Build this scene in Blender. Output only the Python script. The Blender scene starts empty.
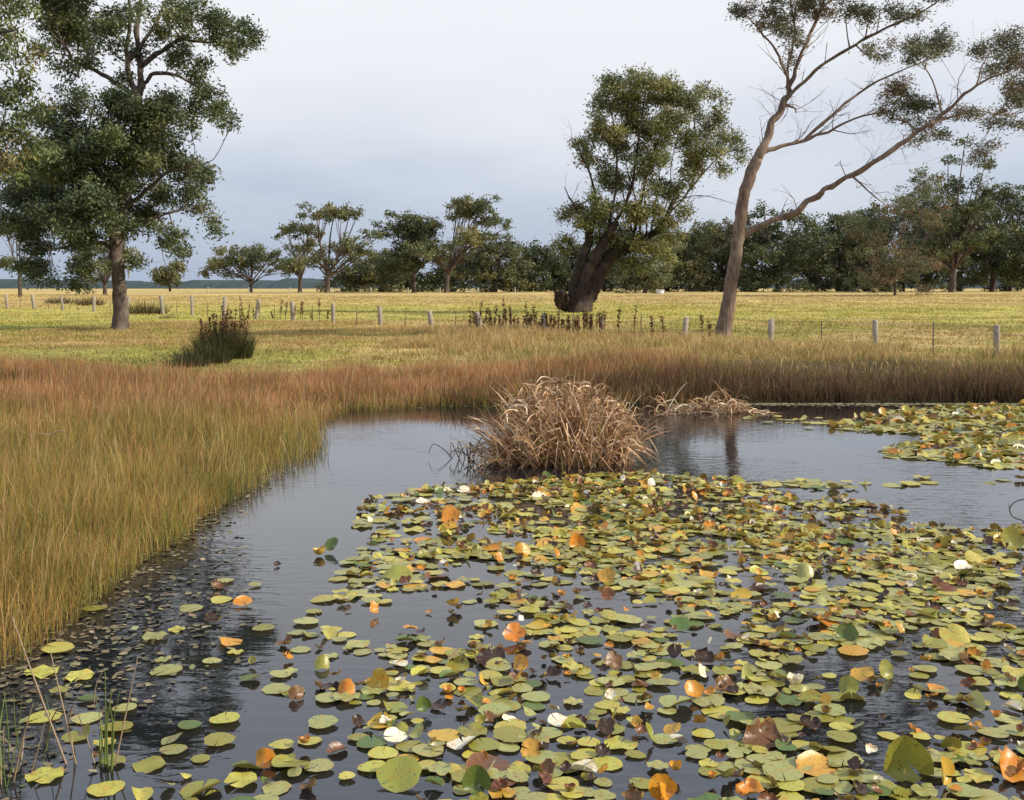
import bpy, math, random
import numpy as np
from math import radians, sin, cos, tan, pi

S = bpy.context.scene
C = S.collection
rs = np.random.RandomState(7)
random.seed(7)

# ------------------------------------------------------------------ camera, sky, sun, exposure
F_PX, W, H = 1100.0, 1024, 800
K = F_PX / 852.0        # depth stretch of the plan, from the flattening of the round lily pads
EYE = np.array([0.0, 0.0, 2.5])
PITCH = math.atan(112 / F_PX)
cam_d = bpy.data.cameras.new('camera')
cam_d.sensor_fit = 'HORIZONTAL'
cam_d.sensor_width = 36.0
cam_d.lens = 36.0 * F_PX / W
cam_d.clip_end = 6000
cam_d.clip_start = 0.05
cam = bpy.data.objects.new('camera', cam_d)
cam.location = EYE
cam.rotation_euler = (radians(90) - PITCH, 0, 0)
C.objects.link(cam)
S.camera = cam

SUN_AZ = radians(102)      # measured from +Y (view direction) towards +X (right)
SUN_EL = radians(33)
world = bpy.data.worlds.new('World')
S.world = world
world.use_nodes = True
wn = world.node_tree
for n in list(wn.nodes):
    wn.nodes.remove(n)


def N(nt, typ, x=None, **kw):
    n = nt.nodes.new(typ)
    for k, v in kw.items():
        setattr(n, k, v)
    return n


wo = N(wn, 'ShaderNodeOutputWorld')
bg = N(wn, 'ShaderNodeBackground')
bg.inputs['Strength'].default_value = 0.1
sky = N(wn, 'ShaderNodeTexSky', sky_type='NISHITA')
sky.sun_disc = False
sky.sun_elevation = SUN_EL
sky.sun_rotation = SUN_AZ
sky.air_density = 1.0
sky.dust_density = 2.0
# high thin cloud over the whole dome: blue-grey low down, paler higher, with soft banks
tc = N(wn, 'ShaderNodeTexCoord')
sep = N(wn, 'ShaderNodeSeparateXYZ')
wn.links.new(tc.outputs['Generated'], sep.inputs[0])
mp = N(wn, 'ShaderNodeMapping')
mp.inputs['Scale'].default_value = (1.0, 1.0, 3.2)
mp.inputs['Location'].default_value = (0.3, 0.1, 0.0)
wn.links.new(tc.outputs['Generated'], mp.inputs['Vector'])
nz = N(wn, 'ShaderNodeTexNoise')
nz.inputs['Scale'].default_value = 2.2
nz.inputs['Detail'].default_value = 7
nz.inputs['Roughness'].default_value = 0.5
wn.links.new(mp.outputs[0], nz.inputs['Vector'])
ad = N(wn, 'ShaderNodeMath', operation='MULTIPLY_ADD')
wn.links.new(nz.outputs['Fac'], ad.inputs[0])
ad.inputs[1].default_value = 0.26
ad.inputs[2].default_value = -0.135
ad2 = N(wn, 'ShaderNodeMath', operation='ADD')
wn.links.new(sep.outputs['Z'], ad2.inputs[0])
wn.links.new(ad.outputs[0], ad2.inputs[1])
cr = N(wn, 'ShaderNodeValToRGB')
el = cr.color_ramp.elements
el[0].position = 0.0
el[0].color = (4.3, 5.0, 6.4, 1)
el[1].position = 1.0
el[1].color = (7.2, 8.2, 10.4, 1)
for pos, colr in ((0.05, (5.1, 5.75, 7.0)), (0.11, (6.9, 7.3, 8.1)), (0.18, (8.4, 8.55, 8.95)), (0.28, (8.8, 8.95, 9.3)), (0.45, (8.1, 8.8, 10.4))):
    e = cr.color_ramp.elements.new(pos)
    e.color = (*colr, 1)
wn.links.new(ad2.outputs[0], cr.inputs[0])
mx = N(wn, 'ShaderNodeMix', data_type='RGBA')
mx.inputs['Factor'].default_value = 0.9
wn.links.new(sky.outputs[0], mx.inputs['A'])
wn.links.new(cr.outputs[0], mx.inputs['B'])
wn.links.new(mx.outputs['Result'], bg.inputs['Color'])
wn.links.new(bg.outputs[0], wo.inputs['Surface'])

sun_d = bpy.data.lights.new('sun', 'SUN')
sun_d.energy = 5.0
sun_d.angle = radians(1.5)
sun_d.color = (1.0, 0.91, 0.76)
sun = bpy.data.objects.new('sun', sun_d)
sun.rotation_euler = (radians(90) - SUN_EL, 0, -SUN_AZ + pi)
sun.location = (60, 0, 60)
C.objects.link(sun)
S.view_settings.view_transform = 'Standard'
S.view_settings.look = 'None'
S.view_settings.exposure = 0.12
S.view_settings.gamma = 1.0
S.view_settings.use_curve_mapping = False
S.cycles.max_bounces = 6
S.cycles.transparent_max_bounces = 4

# ------------------------------------------------------------------ geometry helpers


def ray(px, py):
    a, b = (px - 512) / F_PX, (400 - py) / F_PX
    return np.array([a, cos(PITCH) + b * sin(PITCH), -sin(PITCH) + b * cos(PITCH)])


def at_y(px, py, Y):
    d = ray(px, py)
    return EYE + d * (Y / d[1])


def at_z(px, py, z=0.0):
    d = ray(px, py)
    return EYE + d * ((z - EYE[2]) / d[2])


def project(P):
    P = np.asarray(P, float) - EYE
    f = P[:, 1] * cos(PITCH) - P[:, 2] * sin(PITCH)
    u = P[:, 1] * sin(PITCH) + P[:, 2] * cos(PITCH)
    f = np.maximum(f, 1e-3)
    return 512 + F_PX * P[:, 0] / f, 400 - F_PX * u / f, f


def mk_mesh(name, V, tris=None, quads=None, col=None, uv=None, smooth=False, mat=None):
    V = np.asarray(V, np.float32).reshape(-1, 3)
    me = bpy.data.meshes.new(name)
    nt = 0 if tris is None else len(tris)
    nq = 0 if quads is None else len(quads)
    me.vertices.add(len(V))
    me.vertices.foreach_set('co', V.ravel())
    idx = []
    if nt:
        idx.append(np.asarray(tris, np.int32).ravel())
    if nq:
        idx.append(np.asarray(quads, np.int32).ravel())
    idx = np.concatenate(idx)
    me.loops.add(len(idx))
    me.loops.foreach_set('vertex_index', idx)
    starts = np.concatenate([np.arange(nt) * 3, nt * 3 + np.arange(nq) * 4]).astype(np.int32)
    me.polygons.add(nt + nq)
    me.polygons.foreach_set('loop_start', starts)
    if smooth:
        me.polygons.foreach_set('use_smooth', np.ones(nt + nq, bool))
    me.update(calc_edges=True)
    if col is not None:
        at = me.color_attributes.new('Col', 'FLOAT_COLOR', 'POINT')
        c = np.ones((len(V), 4), np.float32)
        c[:, :3] = col
        at.data.foreach_set('color', c.ravel())
    if uv is not None:
        ul = me.uv_layers.new(name='UVMap')
        ul.data.foreach_set('uv', np.asarray(uv, np.float32)[idx].ravel())
    if mat is not None:
        me.materials.append(mat)
    me.validate()
    return me


def obj(name, me, parent=None, **props):
    o = bpy.data.objects.new(name, me)
    C.objects.link(o)
    if parent is not None:
        o.parent = parent
    for k, v in props.items():
        o[k] = v
    return o


def thing(name, label, cat, loc=(0, 0, 0), group=None):
    o = obj(name, None)
    o.empty_display_size = 0.2
    o.location = loc
    o['label'] = label
    o['category'] = cat
    if group:
        o['group'] = group
    return o


class Tubes:
    """collects tapered tubes; build() makes one mesh in the frame of an origin"""

    def __init__(self):
        self.V, self.Q, self.T, self.n = [], [], [], 0

    def add(self, pts, rad, sides=7, sub=3, wob=0.0, rng=rs):
        P = np.asarray(pts, float)
        R = np.asarray(rad, float)
        if sub > 1 and len(P) > 2:
            P, R = smooth_line(P, R, sub)
        if wob:
            P = P + rng.normal(0, 1, P.shape) * (R[:, None] * wob)
        n = len(P)
        T = np.gradient(P, axis=0)
        T /= np.linalg.norm(T, axis=1)[:, None] + 1e-9
        a = np.array([1.0, 0, 0]) if abs(T[0][0]) < 0.8 else np.array([0, 1.0, 0])
        U = np.zeros_like(P)
        for i in range(n):
            a = a - T[i] * np.dot(a, T[i])
            a /= np.linalg.norm(a) + 1e-9
            U[i] = a
        B = np.cross(T, U)
        th = np.arange(sides) * 2 * pi / sides
        ring = (np.cos(th)[None, :, None] * U[:, None, :] + np.sin(th)[None, :, None] * B[:, None, :])
        rr = R[:, None] * (1 + (rng.normal(0, 0.06, (n, sides)) if sides > 5 else 0))
        V = P[:, None, :] + ring * rr[:, :, None]
        base = self.n
        self.V.append(V.reshape(-1, 3))
        i, j = np.meshgrid(np.arange(n - 1), np.arange(sides), indexing='ij')
        k = (j + 1) % sides
        q = np.stack([base + i * sides + j, base + i * sides + k, base + (i + 1) * sides + k, base + (i + 1) * sides + j], -1)
        self.Q.append(q.reshape(-1, 4))
        self.V.append(P[-1:] + T[-1:] * R[-1])
        self.n += n * sides + 1
        tip = self.n - 1
        l0 = base + (n - 1) * sides
        self.T.append(np.array([[l0 + s, l0 + (s + 1) % sides, tip] for s in range(sides)]))
        return P, R

    def build(self, name, mat, origin=(0, 0, 0), smooth=True):
        V = np.concatenate(self.V) - np.asarray(origin, float)
        return mk_mesh(name, V, np.concatenate(self.T), np.concatenate(self.Q), smooth=smooth, mat=mat)


def smooth_line(P, R, sub):
    n = len(P)
    out, ro = [], []
    for i in range(n - 1):
        p0, p1, p2, p3 = P[max(i - 1, 0)], P[i], P[i + 1], P[min(i + 2, n - 1)]
        for t in np.arange(sub) / sub:
            out.append(0.5 * (2 * p1 + (p2 - p0) * t + (2 * p0 - 5 * p1 + 4 * p2 - p3) * t * t + (3 * p1 - p0 - 3 * p2 + p3) * t ** 3))
            ro.append(R[i] * (1 - t) + R[i + 1] * t)
    out.append(P[-1])
    ro.append(R[-1])
    return np.array(out), np.array(ro)


def vnoise(x, y, seed=0):
    """cheap smooth value noise for numpy arrays"""
    xi, yi = np.floor(x), np.floor(y)
    fx, fy = x - xi, y - yi
    fx, fy = fx * fx * (3 - 2 * fx), fy * fy * (3 - 2 * fy)

    def h(a, b):
        v = np.sin(a * 127.1 + b * 311.7 + seed * 74.7) * 43758.5453
        return v - np.floor(v)
    return (h(xi, yi) * (1 - fx) + h(xi + 1, yi) * fx) * (1 - fy) + (h(xi, yi + 1) * (1 - fx) + h(xi + 1, yi + 1) * fx) * fy


def fbm(x, y, seed=0):
    return (vnoise(x, y, seed) + 0.5 * vnoise(x * 2.1, y * 2.1, seed + 1) + 0.25 * vnoise(x * 4.3, y * 4.3, seed + 2)) / 1.75


def sstep(a, b, x):
    t = np.clip((x - a) / (b - a), 0, 1)
    return t * t * (3 - 2 * t)

# ------------------------------------------------------------------ materials


def new_mat(name):
    m = bpy.data.materials.new(name)
    m.use_nodes = True
    nt = m.node_tree
    for n in list(nt.nodes):
        nt.nodes.remove(n)
    out = N(nt, 'ShaderNodeOutputMaterial')
    b = N(nt, 'ShaderNodeBsdfPrincipled')
    nt.links.new(b.outputs[0], out.inputs['Surface'])
    return m, nt, b, out


def leaf_mat(name, translucent=0.25, rough=0.5, spec=0.3):
    """two-sided thin leaf or blade, coloured by the mesh's own colour attribute"""
    m, nt, b, out = new_mat(name)
    at = N(nt, 'ShaderNodeAttribute', attribute_name='Col')
    nt.links.new(at.outputs['Color'], b.inputs['Base Color'])
    b.inputs['Roughness'].default_value = rough
    b.inputs['Specular IOR Level'].default_value = spec
    tr = N(nt, 'ShaderNodeBsdfTranslucent')
    nt.links.new(at.outputs['Color'], tr.inputs['Color'])
    ms = N(nt, 'ShaderNodeMixShader')
    ms.inputs[0].default_value = translucent
    nt.links.new(b.outputs[0], ms.inputs[1])
    nt.links.new(tr.outputs[0], ms.inputs[2])
    nt.links.new(ms.outputs[0], out.inputs['Surface'])
    return m


def bark_mat(name, c1, c2, c3, scale=3.0, bump=0.6):
    m, nt, b, out = new_mat(name)
    tcn = N(nt, 'ShaderNodeTexCoord')
    mpn = N(nt, 'ShaderNodeMapping')
    mpn.inputs['Scale'].default_value = (scale * 2.2, scale * 2.2, scale * 0.45)
    nt.links.new(tcn.outputs['Object'], mpn.inputs['Vector'])
    n1 = N(nt, 'ShaderNodeTexNoise')
    n1.inputs['Scale'].default_value = 2.0
    n1.inputs['Detail'].default_value = 6
    n1.inputs['Roughness'].default_value = 0.65
    nt.links.new(mpn.outputs[0], n1.inputs['Vector'])
    n2 = N(nt, 'ShaderNodeTexNoise')
    n2.inputs['Scale'].default_value = 0.8
    n2.inputs['Detail'].default_value = 2
    nt.links.new(tcn.outputs['Object'], n2.inputs['Vector'])
    r = N(nt, 'ShaderNodeValToRGB')
    r.color_ramp.elements[0].position = 0.3
    r.color_ramp.elements[0].color = (*c1, 1)
    r.color_ramp.elements[1].position = 0.62
    r.color_ramp.elements[1].color = (*c2, 1)
    nt.links.new(n1.outputs['Fac'], r.inputs[0])
    mxn = N(nt, 'ShaderNodeMix', data_type='RGBA')
    r2 = N(nt, 'ShaderNodeMapRange')
    r2.inputs['From Min'].default_value = 0.52
    r2.inputs['From Max'].default_value = 0.66
    nt.links.new(n2.outputs['Fac'], r2.inputs['Value'])
    nt.links.new(r2.outputs[0], mxn.inputs['Factor'])
    nt.links.new(r.outputs[0], mxn.inputs['A'])
    mxn.inputs['B'].default_value = (*c3, 1)
    nt.links.new(mxn.outputs['Result'], b.inputs['Base Color'])
    b.inputs['Roughness'].default_value = 0.85
    b.inputs['Specular IOR Level'].default_value = 0.2
    bp = N(nt, 'ShaderNodeBump')
    bp.inputs['Strength'].default_value = bump
    bp.inputs['Distance'].default_value = 0.05
    nt.links.new(n1.outputs['Fac'], bp.inputs['Height'])
    nt.links.new(bp.outputs[0], b.inputs['Normal'])
    return m


M_leaf = leaf_mat('eucalypt leaves', 0.22, 0.5, 0.32)
M_grass = leaf_mat('grass blades', 0.30, 0.6, 0.2)
M_reed = leaf_mat('dead reed leaves', 0.15, 0.6, 0.25)
M_debris = leaf_mat('floating leaf scraps', 0.05, 0.45, 0.4)
M_bark_grey = bark_mat('grey brown bark', (0.035, 0.025, 0.02), (0.15, 0.115, 0.095), (0.21, 0.165, 0.135))
M_bark_pink = bark_mat('smooth pinkish bark', (0.065, 0.042, 0.032), (0.20, 0.14, 0.105), (0.29, 0.22, 0.165))
M_bark_dark = bark_mat('dark rough bark', (0.012, 0.008, 0.008), (0.045, 0.031, 0.027), (0.085, 0.06, 0.048), 1.6, 1.0)
M_bark_far = bark_mat('far tree bark', (0.035, 0.026, 0.022), (0.11, 0.082, 0.066), (0.17, 0.135, 0.11))
M_wood = bark_mat('weathered post wood', (0.15, 0.125, 0.10), (0.38, 0.325, 0.26), (0.48, 0.43, 0.36), 9.0, 0.5)
M_sunlit = bark_mat('painted sunlit bark', (0.5, 0.44, 0.36), (0.62, 0.57, 0.5), (0.7, 0.66, 0.6), 4.0, 0.3)  # pale tone that paints the sunlit trunk edge


def plain_mat(name, c, rough=0.5, metal=0.0):
    m, nt, b, out = new_mat(name)
    nn = N(nt, 'ShaderNodeTexNoise')
    nn.inputs['Scale'].default_value = 8
    nn.inputs['Detail'].default_value = 4
    mm = N(nt, 'ShaderNodeMix', data_type='RGBA')
    mm.inputs['A'].default_value = (*[v * 0.7 for v in c], 1)
    mm.inputs['B'].default_value = (*[min(1, v * 1.2) for v in c], 1)
    nt.links.new(nn.outputs['Fac'], mm.inputs['Factor'])
    nt.links.new(mm.outputs['Result'], b.inputs['Base Color'])
    b.inputs['Roughness'].default_value = rough
    b.inputs['Metallic'].default_value = metal
    return m


M_wire = plain_mat('galvanised wire', (0.22, 0.21, 0.2), 0.5, 0.6)
M_drop = plain_mat('rusty steel dropper', (0.07, 0.055, 0.045), 0.8)
M_white = plain_mat('white painted metal', (0.6, 0.6, 0.57), 0.6)
M_fade = plain_mat('faded white post paint', (0.36, 0.34, 0.29), 0.8)
M_stem = plain_mat('dark wet stem', (0.03, 0.025, 0.02), 0.5)
M_rush = plain_mat('green rush stem', (0.11, 0.15, 0.03), 0.5)
M_straw = plain_mat('dry straw stem', (0.30, 0.21, 0.13), 0.6)

# ground: colour comes from the sheet's own zones, with fine noise
M_ground, nt, b, out = new_mat('pasture ground')
at = N(nt, 'ShaderNodeAttribute', attribute_name='Col')
gm = N(nt, 'ShaderNodeNewGeometry')
n1 = N(nt, 'ShaderNodeTexNoise')
n1.inputs['Scale'].default_value = 1.3
n1.inputs['Detail'].default_value = 8
n1.inputs['Roughness'].default_value = 0.7
nt.links.new(gm.outputs['Position'], n1.inputs['Vector'])
mr = N(nt, 'ShaderNodeMapRange')
mr.inputs['From Min'].default_value = 0.3
mr.inputs['From Max'].default_value = 0.7
mr.inputs['To Min'].default_value = 0.55
mr.inputs['To Max'].default_value = 1.35
nt.links.new(n1.outputs['Fac'], mr.inputs['Value'])
vm = N(nt, 'ShaderNodeVectorMath', operation='SCALE')
nt.links.new(at.outputs['Color'], vm.inputs[0])
nt.links.new(mr.outputs[0], vm.inputs['Scale'])
nt.links.new(vm.outputs[0], b.inputs['Base Color'])
b.inputs['Roughness'].default_value = 0.95
b.inputs['Specular IOR Level'].default_value = 0.1
bp = N(nt, 'ShaderNodeBump')
bp.inputs['Strength'].default_value = 0.8
bp.inputs['Distance'].default_value = 0.15
nt.links.new(n1.outputs['Fac'], bp.inputs['Height'])
nt.links.new(bp.outputs[0], b.inputs['Normal'])

# water: dark peaty body, fine wind ripples
M_water, nt, b, out = new_mat('pond water')
b.inputs['Base Color'].default_value = (0.008, 0.009, 0.012, 1)
b.inputs['Roughness'].default_value = 0.02
b.inputs['IOR'].default_value = 1.7
gm = N(nt, 'ShaderNodeNewGeometry')
mpw = N(nt, 'ShaderNodeMapping')
mpw.inputs['Scale'].default_value = (1.1, 2.6, 1.0)
mpw.inputs['Rotation'].default_value = (0, 0, radians(8))
nt.links.new(gm.outputs['Position'], mpw.inputs['Vector'])
w1 = N(nt, 'ShaderNodeTexNoise')
w1.inputs['Scale'].default_value = 3.2
w1.inputs['Detail'].default_value = 3
w1.inputs['Distortion'].default_value = 0.4
nt.links.new(mpw.outputs[0], w1.inputs['Vector'])
w2 = N(nt, 'ShaderNodeTexNoise')          # calm and ruffled patches
w2.inputs['Scale'].default_value = 0.28
w2.inputs['Detail'].default_value = 2
nt.links.new(gm.outputs['Position'], w2.inputs['Vector'])
mrw = N(nt, 'ShaderNodeMapRange')
mrw.inputs['From Min'].default_value = 0.38
mrw.inputs['From Max'].default_value = 0.62
mrw.inputs['To Min'].default_value = 0.05
mrw.inputs['To Max'].default_value = 0.55
nt.links.new(w2.outputs['Fac'], mrw.inputs['Value'])
bpw = N(nt, 'ShaderNodeBump')
bpw.inputs['Distance'].default_value = 0.012
nt.links.new(mrw.outputs[0], bpw.inputs['Strength'])
nt.links.new(w1.outputs['Fac'], bpw.inputs['Height'])
nt.links.new(bpw.outputs[0], b.inputs['Normal'])

# lily pads: own colour + radial veins + blotches + browned rim; paler underside
M_pad, nt, b, out = new_mat('lily pad')
at = N(nt, 'ShaderNodeAttribute', attribute_name='Col')
uvn = N(nt, 'ShaderNodeUVMap')
sp = N(nt, 'ShaderNodeSeparateXYZ')
nt.links.new(uvn.outputs[0], sp.inputs[0])
ang = N(nt, 'ShaderNodeMath', operation='ARCTAN2')
nt.links.new(sp.outputs['Y'], ang.inputs[0])
nt.links.new(sp.outputs['X'], ang.inputs[1])
mul = N(nt, 'ShaderNodeMath', operation='MULTIPLY')
nt.links.new(ang.outputs[0], mul.inputs[0])
mul.inputs[1].default_value = 11.0
sn = N(nt, 'ShaderNodeMath', operation='SINE')
nt.links.new(mul.outputs[0], sn.inputs[0])
veins = N(nt, 'ShaderNodeMapRange')
veins.inputs['From Min'].default_value = 0.86
veins.inputs['From Max'].default_value = 1.0
veins.inputs['To Max'].default_value = 0.14
nt.links.new(sn.outputs[0], veins.inputs['Value'])
gm = N(nt, 'ShaderNodeNewGeometry')
oi = N(nt, 'ShaderNodeObjectInfo')
bn = N(nt, 'ShaderNodeTexNoise')
bn.inputs['Scale'].default_value = 22
bn.inputs['Detail'].default_value = 6
bn.inputs['Roughness'].default_value = 0.65
nt.links.new(gm.outputs['Position'], bn.inputs['Vector'])
blot = N(nt, 'ShaderNodeMapRange')
blot.inputs['From Min'].default_value = 0.52
blot.inputs['From Max'].default_value = 0.68
blot.inputs['To Max'].default_value = 0.9
nt.links.new(bn.outputs['Fac'], blot.inputs['Value'])
m1 = N(nt, 'ShaderNodeMix', data_type='RGBA')
nt.links.new(veins.outputs[0], m1.inputs['Factor'])
nt.links.new(at.outputs['Color'], m1.inputs['A'])
m1.inputs['B'].default_value = (0.42, 0.40, 0.14, 1)
m2 = N(nt, 'ShaderNodeMix', data_type='RGBA', blend_type='MULTIPLY')
nt.links.new(blot.outputs[0], m2.inputs['Factor'])
nt.links.new(m1.outputs['Result'], m2.inputs['A'])
m2.inputs['B'].default_value = (1.15, 0.72, 0.4, 1)
ln = N(nt, 'ShaderNodeVectorMath', operation='LENGTH')
nt.links.new(uvn.outputs[0], ln.inputs[0])
radd = N(nt, 'ShaderNodeMath', operation='MULTIPLY_ADD')
nt.links.new(bn.outputs['Fac'], radd.inputs[0])
radd.inputs[1].default_value = 0.5
nt.links.new(ln.outputs['Value'], radd.inputs[2])
rim = N(nt, 'ShaderNodeMapRange')
rim.inputs['From Min'].default_value = 1.17
rim.inputs['From Max'].default_value = 1.32
rim.inputs['To Max'].default_value = 0.8
nt.links.new(radd.outputs[0], rim.inputs['Value'])
m3 = N(nt, 'ShaderNodeMix', data_type='RGBA')
nt.links.new(rim.outputs[0], m3.inputs['Factor'])
nt.links.new(m2.outputs['Result'], m3.inputs['A'])
m3.inputs['B'].default_value = (0.36, 0.19, 0.045, 1)
sn2 = N(nt, 'ShaderNodeTexNoise')
sn2.inputs['Scale'].default_value = 60
sn2.inputs['Detail'].default_value = 3
nt.links.new(gm.outputs['Position'], sn2.inputs['Vector'])
spk = N(nt, 'ShaderNodeMapRange')
spk.inputs['From Min'].default_value = 0.60
spk.inputs['From Max'].default_value = 0.70
spk.inputs['To Max'].default_value = 0.8
nt.links.new(sn2.outputs['Fac'], spk.inputs['Value'])
m5 = N(nt, 'ShaderNodeMix', data_type='RGBA')
nt.links.new(spk.outputs[0], m5.inputs['Factor'])
nt.links.new(m3.outputs['Result'], m5.inputs['A'])
m5.inputs['B'].default_value = (0.09, 0.05, 0.02, 1)
hs = N(nt, 'ShaderNodeHueSaturation')
hm = N(nt, 'ShaderNodeMapRange')
hm.inputs['To Min'].default_value = 0.485
hm.inputs['To Max'].default_value = 0.515
nt.links.new(oi.outputs['Random'], hm.inputs['Value'])
nt.links.new(hm.outputs[0], hs.inputs['Hue'])
nt.links.new(m5.outputs['Result'], hs.inputs['Color'])
m4 = N(nt, 'ShaderNodeMix', data_type='RGBA')     # underside, warmer and paler
bf = N(nt, 'ShaderNodeMath', operation='MULTIPLY')
nt.links.new(gm.outputs['Backfacing'], bf.inputs[0])
bf.inputs[1].default_value = 0.5
nt.links.new(bf.outputs[0], m4.inputs['Factor'])
nt.links.new(hs.outputs[0], m4.inputs['A'])
m4.inputs['B'].default_value = (0.36, 0.26, 0.07, 1)
nt.links.new(m4.outputs['Result'], b.inputs['Base Color'])
b.inputs['Roughness'].default_value = 0.36
b.inputs['Specular IOR Level'].default_value = 0.5
bpn = N(nt, 'ShaderNodeBump')
bpn.inputs['Strength'].default_value = 0.35
bpn.inputs['Distance'].default_value = 0.01
nt.links.new(bn.outputs['Fac'], bpn.inputs['Height'])
nt.links.new(bpn.outputs[0], b.inputs['Normal'])
tr = N(nt, 'ShaderNodeBsdfTranslucent')
nt.links.new(m4.outputs['Result'], tr.inputs['Color'])
ms = N(nt, 'ShaderNodeMixShader')
ms.inputs[0].default_value = 0.18
nt.links.new(b.outputs[0], ms.inputs[1])
nt.links.new(tr.outputs[0], ms.inputs[2])
nt.links.new(ms.outputs[0], out.inputs['Surface'])

# ------------------------------------------------------------------ terrain with the pond basin
shore_px = [(-110, 715), (-40, 680), (25, 648), (85, 600), (125, 565), (195, 515), (262, 480), (312, 448), (306, 424),
            (345, 412), (420, 408), (500, 406), (600, 404), (720, 403), (850, 402), (960, 402), (1060, 402), (1250, 404)]
shore = [at_z(*p)[:2] for p in shore_px]
pond = np.array(shore + [np.array([24.0, 20.0]), np.array([25.0, 2.8]), np.array([-5.2, 2.8])])


def sdf_pond(x, y):
    """distance to the shoreline, negative inside the pond"""
    x = np.asarray(x, float)
    y = np.asarray(y, float)
    d = np.full(x.shape, 1e9)
    inside = np.zeros(x.shape, bool)
    n = len(pond)
    for i in range(n):
        a, bb = pond[i], pond[(i + 1) % n]
        e = bb - a
        t = np.clip(((x - a[0]) * e[0] + (y - a[1]) * e[1]) / (e @ e), 0, 1)
        d = np.minimum(d, np.hypot(x - a[0] - t * e[0], y - a[1] - t * e[1]))
        c = ((a[1] > y) != (bb[1] > y)) & (x < (bb[0] - a[0]) * (y - a[1]) / (bb[1] - a[1] + 1e-12) + a[0])
        inside ^= c
    return np.where(inside, -d, d)


def gz(x, y):
    x = np.asarray(x, float)
    y = np.asarray(y, float)
    s = sdf_pond(x, y)
    y_w, y = y, y / K
    steep = sstep(-4.0, 3.0, x) * sstep(12, 16, y)
    near = sstep(3.0, 2, y) * sstep(-5.5, -4, x) * (s > 0)
    gentle_z = -0.06 + 0.09 * sstep(0, 1.2, s) + 0.55 * sstep(0, 17, s)
    steep_z = 0.03 + 0.62 * sstep(0, 3.2, s)
    near_z = 0.03 + 0.85 * sstep(0, 2.0, s)
    out = gentle_z * (1 - steep) + steep_z * steep
    out = out * (1 - near) + near_z * near
    r = np.hypot(x, y)
    out = out + 0.12 * sstep(25, 45, r) + 1.02 * sstep(50, 165, r)
    out = out + (fbm(x * 0.35, y_w * 0.35, 3) - 0.5) * 0.14 * sstep(0, 3, s) * sstep(400, 100, r)
    inn = -np.minimum(1.0, 0.06 + 0.22 * np.maximum(-s, 0))
    return np.where(s < 0, inn, out)


def axis(lo, hi, fine, n_out, far):
    core = np.arange(lo, hi + 1e-6, fine)
    g = np.geomspace(1, 1 + (far), n_out + 1)[1:] - 1
    return core, g


xc = np.arange(-24, 26.01, 0.34)
yc = np.arange(-2, 46.01 * K, 0.40)
g = (np.geomspace(0.4, 900, 70))
g = np.cumsum(np.diff(np.concatenate([[0.0], g])))
xs = np.concatenate([-24 - g[::-1], xc, 26 + g])
ys = np.concatenate([-2 - g[:30][::-1], yc, yc[-1] + g * 1.5])
GX, GY = np.meshgrid(xs, ys, indexing='ij')
GZ = gz(GX, GY)


def field_colour(x, y):
    """base colour of the pasture by place: straw, green and rank patches"""
    y = y / K
    r = np.hypot(x, y)
    n = fbm(x * 0.12, y * 0.12, 11)
    n2 = fbm(x * 0.6, y * 0.6, 17)
    streak = .72 + .56 * fbm(x * .10, y * .55, 19)[..., None] * (.6 + .8 * fbm(x * .35, y * 1.1, 23)[..., None])  # streaky tone: tussock patches, with their shadows put into the colour
    straw = np.array([0.44, 0.325, 0.125])
    green = np.array([0.355, 0.32, 0.075])
    olive = np.array([0.29, 0.26, 0.06])
    deep = np.array([0.20, 0.22, 0.045])
    w = sstep(70, 100, r + (n - 0.5) * 30)[..., None]
    mid = sstep(44, 52, r + (n - 0.5) * 14)[..., None]
    mixed = sstep(0.40, 0.62, n2 * 0.6 + n * 0.4)[..., None]
    near = (olive * mixed + straw * 0.95 * (1 - mixed))
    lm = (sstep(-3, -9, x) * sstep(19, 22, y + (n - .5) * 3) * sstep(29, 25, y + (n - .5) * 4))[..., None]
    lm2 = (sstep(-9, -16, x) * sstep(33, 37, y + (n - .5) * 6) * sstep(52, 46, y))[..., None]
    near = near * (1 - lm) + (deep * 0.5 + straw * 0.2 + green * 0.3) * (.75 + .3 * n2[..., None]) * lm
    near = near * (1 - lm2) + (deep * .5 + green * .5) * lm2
    m = green * (0.8 + 0.4 * n2[..., None])
    m = m * (1 - 0.30 * (1 - mixed)) + straw * 0.30 * (1 - mixed)
    c = near * (1 - mid) + m * mid
    far = straw * (0.85 + 0.3 * n2[..., None])
    return (c * (1 - w) + far * w) * streak


gs = sdf_pond(GX, GY)
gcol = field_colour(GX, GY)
soil = np.array([0.05, 0.035, 0.018])
wet = sstep(7, 2.5, gs)[..., None] * np.ones(3)
lowreed = ((GY / K < 21.5 + 1.2 * (fbm(GX * .4, GY * .4, 5) - .5)) & (GX < 2)).astype(float)[..., None]
wet = np.maximum(wet, lowreed)
gcol = gcol * (1 - wet) + (soil * (0.8 + 1.2 * fbm(GX, GY, 9)[..., None])) * wet
nx, ny = len(xs), len(ys)
ii, jj = np.meshgrid(np.arange(nx - 1), np.arange(ny - 1), indexing='ij')
q = np.stack([ii * ny + jj, (ii + 1) * ny + jj, (ii + 1) * ny + jj + 1, ii * ny + jj + 1], -1).reshape(-1, 4)
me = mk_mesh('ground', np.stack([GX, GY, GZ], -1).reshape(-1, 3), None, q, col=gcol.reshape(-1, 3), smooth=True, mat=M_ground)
obj('ground', me, kind='structure')

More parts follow.
